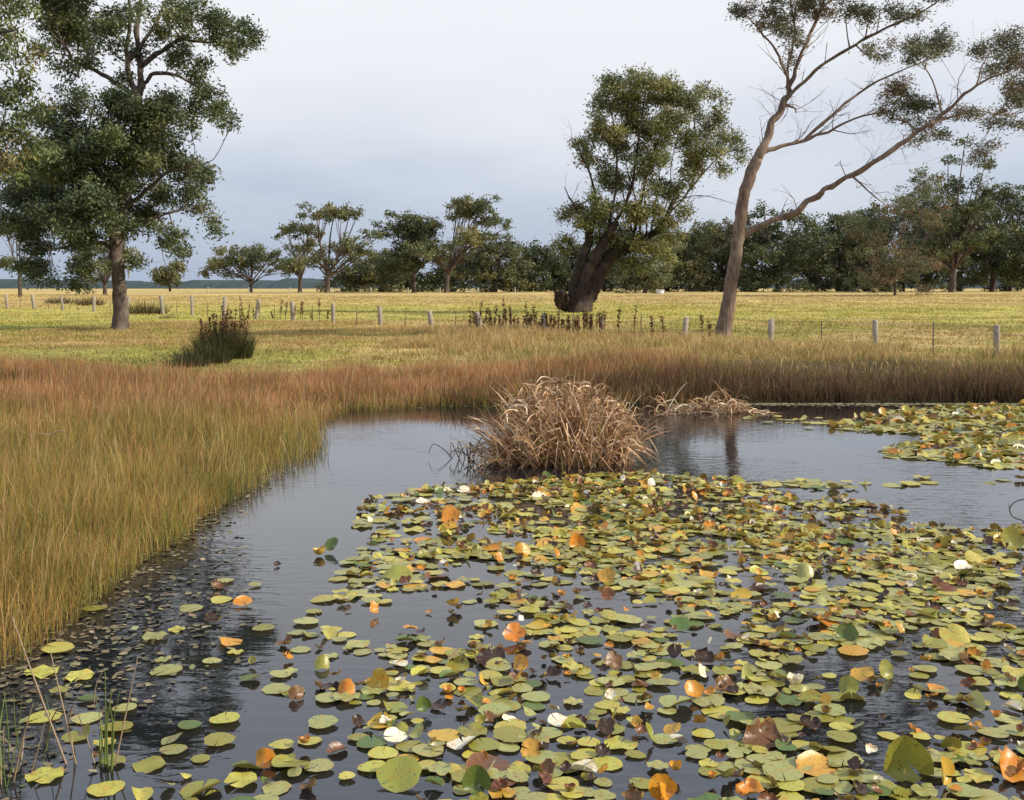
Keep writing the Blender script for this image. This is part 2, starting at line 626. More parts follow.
# water sheet, a little larger than the pond; the ground rises through it at the shore
wx, wy = np.linspace(-14, 26, 30), np.linspace(2.3, 27.0, 20)
WX, WY = np.meshgrid(wx, wy, indexing='ij')
ii, jj = np.meshgrid(np.arange(29), np.arange(19), indexing='ij')
q = np.stack([ii * 20 + jj, (ii + 1) * 20 + jj, (ii + 1) * 20 + jj + 1, ii * 20 + jj + 1], -1).reshape(-1, 4)
me = mk_mesh('pond_water', np.stack([WX, WY, WX * 0], -1).reshape(-1, 3), None, q, mat=M_water)
obj('pond_water', me, kind='structure')

# distant wooded hills behind the paddock
hx = np.linspace(-1500, 1100, 900)
hv, hq, hc = [], [], []
prof = 2 + 9 * fbm(hx * 0.006, hx * 0 + 2.2, 31) + 7.0 * vnoise(hx * 0.035, hx * 0, 33) + 8 * vnoise(hx * 0.16, hx * 0, 35)
for k, (yy, zz) in enumerate([(1310, 1.0), (1360, 0.75), (1410, 1.0), (1600, 1.1), (1800, 0.0)]):
    z = 1.0 + .7 * prof * zz if k else np.full_like(hx, 0.5)
    hv.append(np.stack([hx, np.full_like(hx, yy), z], -1))
    hc.append(np.tile(np.array([0.045, 0.062, 0.064]), (len(hx), 1)) * (0.8 + 0.4 * fbm(hx * .1, hx * 0 + k, 40)[:, None]))  # bluish distance haze is put into the hill colour
n = len(hx)
for k in range(4):
    i = np.arange(n - 1)
    hq.append(np.stack([k * n + i, k * n + i + 1, (k + 1) * n + i + 1, (k + 1) * n + i], -1))
me = mk_mesh('hills', np.concatenate(hv), None, np.concatenate(hq), col=np.concatenate(hc), mat=M_ground)
obj('hills', me, kind='structure')

# ------------------------------------------------------------------ foliage
def leaf_quads(P, L, Wd, rng, droop=0.6):
    n = len(P)
    d = rng.normal(0, 1, (n, 3))
    d[:, 2] = d[:, 2] * 0.6 - droop
    d /= np.linalg.norm(d, axis=1)[:, None]
    s = np.cross(d, rng.normal(0, 1, (n, 3)))
    s /= np.linalg.norm(s, axis=1)[:, None] + 1e-9
    L = L * rng.uniform(0.7, 1.3, n)[:, None]
    w = Wd * rng.uniform(0.7, 1.3, n)[:, None] * 0.5
    V = np.stack([P - d * L * .5, P - d * L * .05 + s * w, P + d * L * .5, P - d * L * .05 - s * w], 1)
    return V.reshape(-1, 3), np.arange(n * 4).reshape(n, 4)


def crown(clusters, n_leaf, L, Wd, cols, rng, spray=0.35, per=22, droop=0.6, hollow=2.4):
    """clusters: (centre, radii) ; leaves gathered in small sprays through each cluster"""
    vol = np.array([(c[1][0] * c[1][1] * c[1][2]) ** (0.8) * (c[2] if len(c) > 2 else 1) for c in clusters])
    frac = vol / vol.sum()
    PP, CC, SP = [], [], []
    for (cl, f) in zip(clusters, frac):
        ce, ra = cl[0], cl[1]
        ns = max(2, int(round(n_leaf * f / per)))
        d = rng.normal(0, 1, (ns, 3))
        d /= np.linalg.norm(d, axis=1)[:, None]
        d[:, 2] = np.where(d[:, 2] < -0.35, d[:, 2] * 0.6, d[:, 2])
        rr = rng.uniform(0, 1, ns) ** (1 / hollow)
        sc = np.asarray(ce) + d * np.asarray(ra) * rr[:, None]
        SP.append(sc)
        base = np.asarray(cols[rng.randint(len(cols))]) * rng.uniform(0.85, 1.15)
        for s in sc:
            k = max(3, int(per * rng.uniform(0.6, 1.4)))
            PP.append(s + rng.normal(0, 1, (k, 3)) * spray * np.array([1, 1, 0.75]))
            c = base * rng.uniform(0.75, 1.25)
            CC.append(np.clip(c * rng.uniform(0.75, 1.3, (k, 1)) * (1 + rng.normal(0, .06, (k, 3))), .004, 1))
    P = np.concatenate(PP)
    V, Q = leaf_quads(P, L, Wd, rng, droop)
    return V, Q, np.repeat(np.concatenate(CC), 4, 0), SP


def finish_crown(name, V, Q, col, origin, parent, label=None):
    me = mk_mesh(name, V - origin, None, Q, col=col, mat=M_leaf)
    o = obj(name, me, parent)
    return o


def build_tree(name, label, Y, base_px, limbs, clusters_px, leaf, cols, bark, seed, thick=0.8, depth_k=0.9,
               group=None, spray=0.35, per=22, twigs=True, hollow=2.0, droop=0.6, rag=4, dead=3, grow=1.0):
    """limbs: list of (pixel points, start radius m, end radius m, depth offset at its end in m)
    clusters: (px, py, rx px, ry px[, depth offset m]) at the tree's own distance Y"""
    Y = Y * K
    rng = np.random.RandomState(seed)
    b0 = at_y(base_px[0], base_px[1], Y)
    b0[2] = gz(b0[0:1], b0[1:2])[0]
    root = thing(name, label, 'tree', b0, group)
    sc = Y / F_PX
    pts_all, rad_all = [], []
    for k, (pts, r0, r1, dep) in enumerate(limbs):
        n = len(pts)
        P = np.array([at_y(p[0], p[1], Y) for p in pts])
        if k == 0:
            P[0] = b0 - np.array([0, 0, 0.25])
        elif pts_all:
            A = np.concatenate(pts_all)
            j = np.argmin(np.hypot(A[:, 0] - P[0, 0], A[:, 2] - P[0, 2]))
            P[:, 1] += A[j, 1] - P[0, 1]
            P[0] = A[j]
        tt = np.linspace(0, 1, n)
        off = dep * tt ** 1.2
        # keep the picture place while the limb runs in depth
        for i in range(n):
            f = (P[i, 1] + off[i]) / P[i, 1]
            P[i] = EYE + (P[i] - EYE) * f
        if k == 0:
            P[0] = b0 - np.array([0, 0, 0.25])
        R = r0 + (r1 - r0) * tt ** 0.8
        tb = Tubes()
        if k == 0:
            R[0] = r0 * 1.3
        if k:
            P, R = smooth_line(P, R, 3)
            P[1:-1] += rng.normal(0, .45, (len(P) - 2, 3)) * np.minimum(R[1:-1, None], .1)
            R = R * np.where(R > .22, 1, rng.uniform(.86, 1.16, len(R)))
        p2, r2 = tb.add(P, R, sides=14 if k == 0 else 8, sub=6 if k == 0 else 2, wob=0.06, rng=rng)
        pts_all.append(p2)
        rad_all.append(r2)
        obj('trunk' if k == 0 else 'branch', tb.build('trunk' if k == 0 else 'branch', bark, b0), root)
    A = np.concatenate(pts_all)
    AR = np.concatenate(rad_all)
    cl = []
    for c in clusters_px:
        Yc = Y + (c[4] if len(c) > 4 else rng.uniform(-1, 1) * depth_k * 2.2)
        ce = at_y(c[0], c[1], Yc)
        ra = np.array([c[2] * sc, (c[2] + c[3]) * 0.5 * sc * depth_k, c[3] * sc]) * grow
        cl.append((ce, ra))
    sub = []
    for ce, ra in cl:
        for k in range(rag):
            d = rng.normal(0, 1, 3)
            d /= np.linalg.norm(d)
            f = rng.uniform(.35, .62)
            sub.append((ce + d * ra * rng.uniform(.35, 1.05), ra * np.array([f, f, f * rng.uniform(.8, 1.5)])))
    parents, cl = cl, sub
    n_leaf, L, Wd = leaf
    V, Q, col, SP = crown(cl, n_leaf, L, Wd, cols, rng, spray, per, droop, hollow)
    if twigs:
        tb = Tubes()
        for q_, (ce, ra) in enumerate(parents):
            dd = np.linalg.norm((A - ce) + np.array([0, 0, 0.35]) * np.linalg.norm(ra), axis=1)
            j = np.argmin(dd)
            a = A[j]
            dist = np.linalg.norm(ce - a)
            mid = (a + ce) / 2 + rng.normal(0, 0.10, 3) * dist
            mid[2] -= 0.05 * dist
            r = min(AR[j] * 0.6, 0.02 + 0.028 * dist * thick)
            tb.add([a, mid, ce], [r, r * .65, r * .45], sides=6, sub=4, wob=.1, rng=rng)
            for k in range(rag):
                e_ = cl[q_ * rag + k][0]
                sp_ = SP[q_ * rag + k]
                st = mid * (1 - .5) + ce * .5 if rng.rand() < .4 else ce
                md = (st + e_) / 2 + rng.normal(0, .13, 3) * np.linalg.norm(e_ - st)
                tb.add([st, md, e_], [r * .45, r * .33, .012], sides=5, sub=2, rng=rng)
                for s_ in sp_[rng.choice(len(sp_), min(len(sp_), 6), replace=False)]:
                    m2_ = (e_ + s_) / 2 + rng.normal(0, .12, 3) * np.linalg.norm(s_ - e_)
                    tb.add([md, m2_, s_], [r * .22, r * .16, .006], sides=4, sub=1, rng=rng)
        # bare dead twigs along the limbs
        for P_, R_ in zip(pts_all[1:], rad_all[1:]):
            for k in range(dead):
                j = rng.randint(2, len(P_))
                d_ = rng.normal(0, 1, 3)
                d_[2] = abs(d_[2]) * .8
                d_ += (P_[-1] - P_[0]) / np.linalg.norm(P_[-1] - P_[0])
                d_ /= np.linalg.norm(d_)
                l_ = rng.uniform(.4, 1.5)
                p1_ = P_[j] + d_ * l_ * .5 + rng.normal(0, .06, 3)
                p2_ = P_[j] + d_ * l_ + rng.normal(0, .15, 3)
                r_ = min(R_[j] * .4, .018)
                tb.add([P_[j], p1_, p2_], [r_, r_ * .7, .004], sides=4, sub=2, rng=rng)
                tb.add([p1_, (p1_ + p2_) / 2 + rng.normal(0, .15, 3), p2_ + rng.normal(0, .3, 3)], [r_ * .6, r_ * .4, .003], sides=4, sub=1, rng=rng)
        obj('twigs', tb.build('twigs', bark, b0), root, kind='stuff')
    finish_crown('crown', V, Q, col, b0, root)
    return root


LB = 1.75
GREEN_D = [(0.052, 0.066, 0.026), (0.062, 0.076, 0.028), (0.046, 0.058, 0.027), (0.075, 0.082, 0.030)]
GREEN_O = [(0.092, 0.098, 0.040), (0.082, 0.088, 0.040), (0.118, 0.110, 0.040), (0.068, 0.078, 0.036)]
GREEN_S = [(0.062, 0.066, 0.036), (0.078, 0.072, 0.036), (0.056, 0.060, 0.036), (0.11, 0.080, 0.044)]
GREEN_Y = [(0.062, 0.078, 0.022), (0.082, 0.09, 0.022), (0.05, 0.066, 0.022), (0.10, 0.085, 0.024)]
BROWN_L = [(0.115, 0.075, 0.040), (0.09, 0.072, 0.034), (0.10, 0.085, 0.04), (0.135, 0.08, 0.04)]

GREEN_D, GREEN_O, GREEN_S, GREEN_Y, BROWN_L = [[tuple(np.array(c) * LB) for c in g_] for g_ in (GREEN_D, GREEN_O, GREEN_S, GREEN_Y, BROWN_L)]
# --- the big gum on the left
limbs = [
    ([(121, 329), (120, 300), (118, 270), (116, 246), (117, 225)], 0.30, 0.27, 0),
    ([(117, 250), (122, 215), (128, 180), (133, 140), (138, 105), (142, 85)], 0.26, 0.19, 0.3),
    ([(115, 250), (105, 220), (92, 190), (80, 160)], 0.2, 0.09, -1.0),
    ([(142, 90), (138, 60), (136, 30), (140, -5), (150, -50)], 0.17, 0.06, 0.6),
    ([(140, 96), (128, 75), (124, 50), (128, 15), (120, -30)], 0.15, 0.05, -0.8),
    ([(132, 92), (112, 80), (92, 70), (72, 58), (60, 42)], 0.12, 0.05, -0.8),
    ([(140, 92), (150, 74), (170, 72), (192, 84), (208, 98)], 0.11, 0.04, 0.8),
    ([(138, 62), (158, 48), (178, 38), (205, 40), (235, 38)], 0.12, 0.04, -0.4),
    ([(126, 62), (145, 40), (160, 15), (175, -15)], 0.11, 0.05, 1.0),
    ([(125, 208), (145, 190), (168, 172), (190, 165)], 0.12, 0.04, -1.2),
    ([(120, 235), (142, 222), (165, 214), (186, 208)], 0.09, 0.035, 0.6),
    ([(116, 248), (95, 242), (72, 246), (50, 250)], 0.09, 0.035, -0.8),
    ([(152, 220), (158, 240), (162, 262), (170, 282)], 0.03, 0.008, 0.0),
    ([(165, 214), (172, 235), (178, 258), (186, 272)], 0.03, 0.008, 0.2),
    ([(112, 232), (90, 205), (62, 190), (35, 185)], 0.12, 0.05, 1.0),
]
cl = [(105, -45, 34, 22), (150, -55, 38, 24), (190, -35, 30, 20), (125, -75, 40, 20), (165, -80, 36, 18), (75, -20, 28, 18),
      (50, 8, 26, 20), (72, 22, 28, 18), (98, 12, 26, 16), (110, 30, 22, 12), (165, 8, 28, 16), (195, 12, 28, 15), (220, 30, 26, 14), (243, 42, 14, 18), (185, 35, 18, 10), (228, 50, 16, 12),
      (150, 52, 14, 8), (168, 60, 12, 8), (108, 48, 18, 9), (92, 62, 16, 9), (62, 62, 14, 12), (70, 86, 16, 11), (178, 52, 10, 7), (118, 78, 13, 7), (205, 62, 12, 7), (155, 25, 16, 9), (130, 18, 14, 9),
      (60, 42, 18, 12), (42, 55, 10, 14), (85, 48, 12, 8), (205, 92, 18, 12), (222, 108, 14, 16), (232, 122, 8, 9), (190, 75, 10, 8),
      (95, 100, 22, 14), (120, 108, 24, 15), (150, 106, 26, 14), (180, 112, 20, 12), (75, 112, 14, 12),
      (52, 122, 26, 18), (90, 135, 34, 22), (130, 138, 34, 20), (165, 138, 28, 18), (190, 130, 10, 14),
      (45, 160, 30, 22), (85, 170, 36, 22), (125, 170, 34, 22), (160, 165, 24, 16), (200, 168, 18, 14), (212, 180, 10, 16), (182, 178, 14, 10),
      (28, 195, 28, 22), (65, 205, 36, 24), (105, 205, 34, 24), (140, 205, 22, 18), (175, 205, 16, 12), (200, 205, 16, 10), (208, 225, 10, 10),
      (30, 228, 24, 18), (62, 240, 34, 20), (98, 236, 28, 18), (128, 232, 12, 14), (150, 226, 14, 9), (178, 232, 12, 9), (185, 250, 12, 8),
      (70, 150, 30, 24), (110, 152, 30, 24), (145, 150, 26, 24), (60, 185, 34, 26), (100, 188, 34, 26), (145, 185, 24, 22), (85, 222, 34, 24), (45, 210, 30, 24), (120, 120, 24, 16), (160, 122, 24, 18), (75, 128, 26, 20), (190, 190, 16, 16), (20, 170, 20, 20), (15, 215, 18, 20),
      (45, 262, 26, 15), (80, 264, 22, 14), (60, 282, 22, 8), (38, 278, 12, 9), (136, 262, 7, 5), (165, 242, 10, 7)]
left_tree = build_tree('gum_tree', 'tall dark green gum tree with broad grey trunk standing on left pasture', 37, (121, 328), limbs, cl,
                       (125000, 0.19, 0.07), GREEN_D + [GREEN_O[3]], M_bark_grey, 11, depth_k=1.1, spray=0.21, per=44)
tb = Tubes()  # pale stripe added to paint sunlight on the right edge of the trunk
p = at_y(126.5, 259, 36.7 * K)
tb.add([p, p + np.array([0.06, 0, -.35]), p + np.array([0.07, 0.0, -0.8])], [.05, .06, .02], sides=7)
obj('sunlit_stripe', tb.build('sunlit_stripe', M_sunlit, left_tree.location), left_tree, label='pale stripe painting the sunlit right edge of the trunk')

# --- old leaning gum in the paddock
limbs = [
    ([(580, 315), (586, 298), (598, 274), (613, 254), (630, 242)], 0.80, 0.42, 0),
    ([(569, 312), (573, 294), (580, 268), (588, 240), (594, 205)], 0.55, 0.25, -0.9),
    ([(574, 313), (580, 294), (590, 268), (604, 240), (613, 225)], 0.6, 0.30, -1.2),
    ([(610, 256), (632, 246), (652, 235), (668, 215), (678, 185)], 0.36, 0.12, 0.8),
    ([(562, 313), (560, 305), (557.5, 297), (555.5, 291.5)], 0.40, 0.16, -0.9),
    ([(566, 313), (564, 304), (562, 297), (561, 292.5)], 0.36, 0.20, -1.2),
    ([(570, 313), (568, 304), (566, 298), (565, 293)], 0.36, 0.12, -1.0),
    ([(594, 205), (592, 185), (584, 165), (578, 148)], 0.12, 0.03, -0.8),
    ([(590, 240), (582, 220), (572, 203), (564, 188)], 0.15, 0.02, -1.4),
    ([(612, 240), (612, 205), (616, 165), (612, 125), (606, 95)], 0.12, 0.03, -1.2),
    ([(618, 236), (626, 200), (634, 160), (640, 120), (645, 85)], 0.13, 0.03, 0.6),
    ([(630, 246), (640, 205), (650, 165), (662, 130), (672, 100)], 0.12, 0.03, 1.4),
    ([(640, 240), (640, 215), (632, 185), (624, 150)], 0.08, 0.025, -1.6),
    ([(650, 236), (656, 205), (660, 175), (655, 145)], 0.08, 0.025, -0.8),
    ([(668, 215), (690, 190), (698, 160), (696, 120), (694, 98)], 0.09, 0.03, 0.4),
    ([(690, 190), (706, 172), (722, 155), (738, 148)], 0.08, 0.025, -0.4),
    ([(672, 205), (690, 196), (712, 196), (738, 204)], 0.05, 0.01, 0.5),
    ([(652, 235), (672, 232), (690, 234)], 0.05, 0.01, 0.3),
    ([(578, 165), (572, 148), (570, 132)], 0.03, 0.006, 0.2),
    ([(635, 244), (628, 212), (618, 180), (600, 150)], 0.07, 0.02, 0.9),
    ([(645, 238), (648, 215), (644, 185), (648, 150)], 0.06, 0.02, -1.2),
    ([(655, 233), (668, 200), (672, 165), (678, 135)], 0.06, 0.02, -1.0),
    ([(625, 247), (618, 225), (604, 205), (598, 190)], 0.06, 0.02, 1.2),
    ([(660, 228), (674, 215), (686, 205), (694, 190)], 0.05, 0.015, 1.2),
]
cl = [(640, 82, 28, 13), (614, 90, 16, 12), (666, 88, 18, 12), (655, 106, 34, 15), (624, 112, 24, 14), (680, 112, 10, 12), (600, 104, 10, 10),
      (596, 126, 12, 14), (584, 140, 10, 10), (590, 160, 10, 9), (612, 140, 18, 12), (645, 130, 28, 14), (672, 130, 18, 14),
      (702, 90, 10, 7), (716, 98, 9, 7), (720, 118, 8, 15), (732, 138, 11, 12), (738, 156, 9, 9), (716, 152, 15, 12), (700, 164, 14, 9), (724, 170, 9, 6),
      (606, 172, 12, 9), (660, 160, 20, 13), (686, 150, 9, 12), (688, 180, 9, 9),
      (600, 200, 12, 11), (578, 207, 13, 9), (566, 215, 8, 7), (592, 224, 15, 13), (618, 205, 10, 9), (652, 192, 13, 9), (674, 192, 15, 15), (684, 214, 8, 10),
      (570, 240, 9, 6), (560, 247, 7, 5), (604, 244, 16, 13), (590, 252, 12, 8), (630, 222, 9, 7), (660, 222, 13, 9), (674, 232, 13, 8), (650, 250, 16, 8), (632, 264, 15, 9), (616, 272, 10, 7),
      (668, 254, 12, 8), (645, 270, 12, 8), (618, 182, 14, 12), (640, 175, 14, 10), (634, 205, 14, 12), (610, 222, 12, 12), (652, 210, 12, 10), (640, 235, 14, 9), (628, 148, 16, 10), (655, 145, 16, 10), (604, 215, 12, 12), (640, 218, 10, 8), (622, 242, 14, 10), (694, 112, 9, 10), (702, 132, 10, 10), (690, 135, 9, 8), (690, 165, 10, 10)]
lean_tree = build_tree('gum_tree', 'old leaning gum tree with massive dark split trunk standing in the paddock', 60, (575, 313), limbs, cl,
                       (58000, 0.27, 0.085), GREEN_O + [GREEN_O[2], GREEN_O[2], GREEN_O[0]], M_bark_dark, 23, depth_k=1.0, spray=0.30, per=42, grow=1.08, dead=7)

# --- tall bare-limbed gum on the right
limbs = [
    ([(722, 336), (729, 300), (735, 262), (740, 225), (745, 190), (757, 158)], 0.27, 0.20, 0),
    ([(757, 160), (770, 132), (782, 108), (790, 92)], 0.172, 0.105, 0.2),
    ([(738, 236), (765, 224), (797, 210), (825, 190), (846, 178), (878, 160), (908, 140), (930, 124)], 0.133, 0.070, -1.2),
    ([(930, 124), (945, 106), (962, 92), (985, 80), (1012, 70), (1040, 58)], 0.070, 0.021, -0.6),
    ([(918, 134), (940, 122), (962, 116), (990, 120), (1012, 116)], 0.047, 0.014, 0.8),
    ([(762, 158), (782, 146), (808, 139), (836, 128), (862, 116), (888, 112)], 0.094, 0.021, 0.9),
    ([(808, 139), (832, 116), (855, 96), (880, 80), (912, 66), (942, 54)], 0.070, 0.014, 1.2),
    ([(786, 104), (800, 85), (826, 62), (856, 44), (890, 26), (925, 10), (950, -8)], 0.086, 0.021, -0.6),
    ([(790, 92), (798, 68), (808, 40), (822, 8), (838, -30), (845, -65)], 0.101, 0.028, 0.4),
    ([(790, 92), (786, 70), (776, 48), (760, 28), (742, 8)], 0.070, 0.017, -0.5),
    ([(788, 84), (790, 60), (796, 32), (792, 0), (785, -35)], 0.055, 0.021, 0.9),
    ([(846, 178), (862, 192), (876, 204), (890, 215)], 0.039, 0.008, -0.3),
    ([(792, 144), (800, 138), (802, 128)], 0.023, 0.007, 0.1),
    ([(772, 128), (776, 115), (774, 105)], 0.023, 0.006, -.1),
    ([(785, 104), (795, 108), (797, 112)], 0.047, 0.021, -.2),
    ([(845, 180), (862, 168), (868, 158), (874, 148)], 0.020, 0.004, .3),
    ([(880, 160), (892, 150), (898, 165)], 0.016, 0.004, .3),
    ([(836, 128), (856, 132), (875, 128)], 0.023, 0.006, .3),
    ([(822, 8), (850, -15), (885, -45), (910, -60)], 0.047, 0.014, 0.8),
    ([(960, 92), (968, 70), (985, 50), (1010, 40)], 0.031, 0.008, .5),
]
cl = [(742, 8, 14, 9), (765, 12, 18, 10), (790, 22, 16, 8), (815, 10, 20, 10), (800, 2, 20, 8), (775, 30, 10, 6), (800, 45, 10, 6), (845, 12, 14, 7), (790, 58, 7, 6),
      (880, 10, 22, 7), (905, 18, 14, 7), (930, 45, 18, 10), (945, 42, 10, 12), (905, 48, 18, 8), (880, 54, 16, 7), (918, 58, 16, 7), (870, 20, 10, 4),
      (905, 88, 16, 8), (895, 100, 20, 8), (915, 105, 16, 9), (885, 108, 10, 5), (925, 120, 14, 8), (935, 135, 11, 7), (920, 143, 8, 5), (900, 118, 10, 5),
      (985, 50, 14, 9), (1005, 42, 18, 10), (1020, 62, 16, 12), (995, 65, 12, 8), (1012, 88, 16, 10), (1030, 85, 14, 14), (1018, 105, 14, 9), (975, 115, 13, 6), (990, 122, 12, 6), (1014, 122, 10, 8), (962, 112, 8, 5),
      (980, 148, 14, 7), (972, 158, 10, 6), (985, 160, 9, 5),
      (790, -20, 30, 14), (835, -35, 34, 16), (785, -50, 30, 15), (850, -75, 36, 16), (900, -50, 34, 14), (950, -20, 26, 12), (1045, 50, 20, 18), (1060, 90, 16, 14), (930, -70, 24, 12), (800, -80, 30, 14)]
right_tree = build_tree('gum_tree', 'tall leaning gum with smooth pinkish trunk and long bare limbs by the fence', 31.7, (722, 335), limbs, cl,
                        (66000, 0.14, 0.04), GREEN_S, M_bark_pink, 37, depth_k=1.0, spray=0.15, per=30, hollow=2.0, droop=.4, dead=8, grow=1.25)

# --- overhanging gum at the left edge, trunk outside the frame
limbs = [
    ([(-190, 385), (-185, 300), (-178, 200), (-160, 110), (-150, 30)], 0.34, 0.18, 0),
    ([(-160, 115), (-110, 70), (-60, 45), (-15, 35), (15, 30)], 0.12, 0.03, -0.5),
    ([(-172, 175), (-120, 150), (-60, 135), (-10, 128), (22, 135)], 0.12, 0.025, 0.4),
    ([(-152, 40), (-110, -10), (-60, -30), (-10, -35)], 0.1, 0.03, 0.3),
    ([(-170, 200), (-220, 140), (-260, 100)], 0.12, 0.03, 0.3),
]
cl = [(8, 15, 20, 20), (-8, 45, 24, 22), (15, 62, 18, 16), (8, 95, 22, 18), (28, 112, 16, 12), (2, 128, 24, 16), (30, 145, 14, 14), (12, 165, 18, 12), (-15, 155, 24, 16),
      (-20, -5, 26, 22), (10, -15, 20, 15), (-45, 30, 26, 24), (-40, 80, 28, 24), (-45, 125, 28, 22), (-80, 60, 34, 30), (-90, 130, 34, 26), (-60, -40, 40, 26), (-110, 10, 40, 34),
      (-150, -20, 44, 34), (-190, 40, 44, 36), (-250, 90, 40, 34), (-200, 110, 40, 30)]
build_tree('gum_tree', 'yellowish gum foliage reaching in from the left edge, nearest of the trees', 24, (-190, 385), limbs, cl,
           (30000, 0.19, 0.055), GREEN_Y, M_bark_grey, 41, depth_k=1.0, spray=0.18, per=34, droop=.9)


# --- trees across the paddock: each grown on its own, umbrella clumps on ascending limbs
def far_tree(px, Y, top, width, label, seed, cols, n=5200, lean=0.0, sparse=0.0, low=0.35, base_y=291.5, name='paddock_tree', bare=False, head=None, r0=None, lf=1.0):
    Y = Y * K
    rng = np.random.RandomState(seed)
    b0 = at_y(px, base_y, Y)
    b0[2] = gz(b0[0:1], b0[1:2])[0]
    sc = Y / F_PX
    Hm = (base_y - top) * sc
    Wm = width * sc
    root = thing(name, label, 'tree', b0, 'trees along the far side of the paddock')
    cols = [tuple(np.array(c) * (.72 if sparse < .15 else .9)) for c in cols]
    tb = Tubes()
    r0 = r0 or 0.02 * Hm + 0.12
    th = Hm * (0.22 + 0.1 * rng.rand())
    t_top = np.array([lean * th, 0, th])
    tb.add([(0, 0, -.3), (lean * th * .4, 0, th * .5), t_top], [r0 * 1.25, r0, r0 * .85], sides=8, sub=3, rng=rng)
    cl = []
    dense = sparse < .25
    nl = (9 if dense else 5) + int(Wm / (1.6 if dense else 2.5))
    for k in range(nl):
        a = 2 * pi * (k / nl) + rng.uniform(-.4, .4)
        up = low + (1 - low) * rng.uniform(0, 1) ** (1.15 if dense else 1.0) if k else 0.97
        rad = 0.5 * Wm * math.sqrt(max(0.05, 1 - ((up - 0.5) / 0.62) ** 2)) * rng.uniform(0.45, 0.9)
        e = np.array([cos(a) * rad + lean * up * Hm, sin(a) * rad * 0.8, up * Hm * 0.92])
        st = t_top * rng.uniform(0.7, 1.0)
        mid = st * .5 + e * .5 + np.array([cos(a), sin(a), 0.3]) * rng.uniform(-.05, .1) * Hm
        tb.add([st, mid, e], [r0 * .5, r0 * .3, .05], sides=6, sub=4, wob=.15, rng=rng)
        cr_ = Wm * rng.uniform(*((.12, .21) if dense else (0.10, 0.18))) * (1 - 0.35 * sparse)
        cl.append((e, (cr_, cr_, cr_ * rng.uniform(.55, .95))))
        for s in range(5 if dense else (4 if sparse < .5 else 3)):
            a2 = rng.uniform(0, 2 * pi)
            e2 = e + np.array([cos(a2), sin(a2), rng.uniform(-.6, .45)]) * cr_ * rng.uniform(1.2, 1.9)
            cr2 = cr_ * rng.uniform(.45, .8)
            cl.append((e2, (cr2, cr2, cr2 * (.9 if dense else .75))))
            tb.add([mid, (mid + e2) / 2 + rng.normal(0, .1, 3), e2], [r0 * .2, r0 * .13, .03], sides=5, sub=2, rng=rng)
    if bare:
        cl = cl[:max(3, len(cl) // 6)]
    if head:
        for (hx_, hy_, hr) in head:
            e = at_y(hx_, hy_, Y) - b0
            tb.add([t_top, (t_top + e) / 2 + rng.normal(0, .3, 3), e], [r0 * .45, r0 * .3, .05], sides=6, sub=3, rng=rng)
            cl.append((e, (hr * sc, hr * sc, hr * sc * .6)))
    obj('trunk', tb.build('trunk', M_bark_far, (0, 0, 0)), root)
    V, Q, col, _ = crown(cl, int(n * (2.3 if dense else 1.7)), lf * 0.42 * (Y / (140 * K)), lf * 0.24 * (Y / (140 * K)), cols, rng, spray=0.36 * (Y / (140 * K)), per=30, hollow=2.6, droop=.3)
    finish_crown('crown', V, Q, col, np.zeros(3), root)
    return root


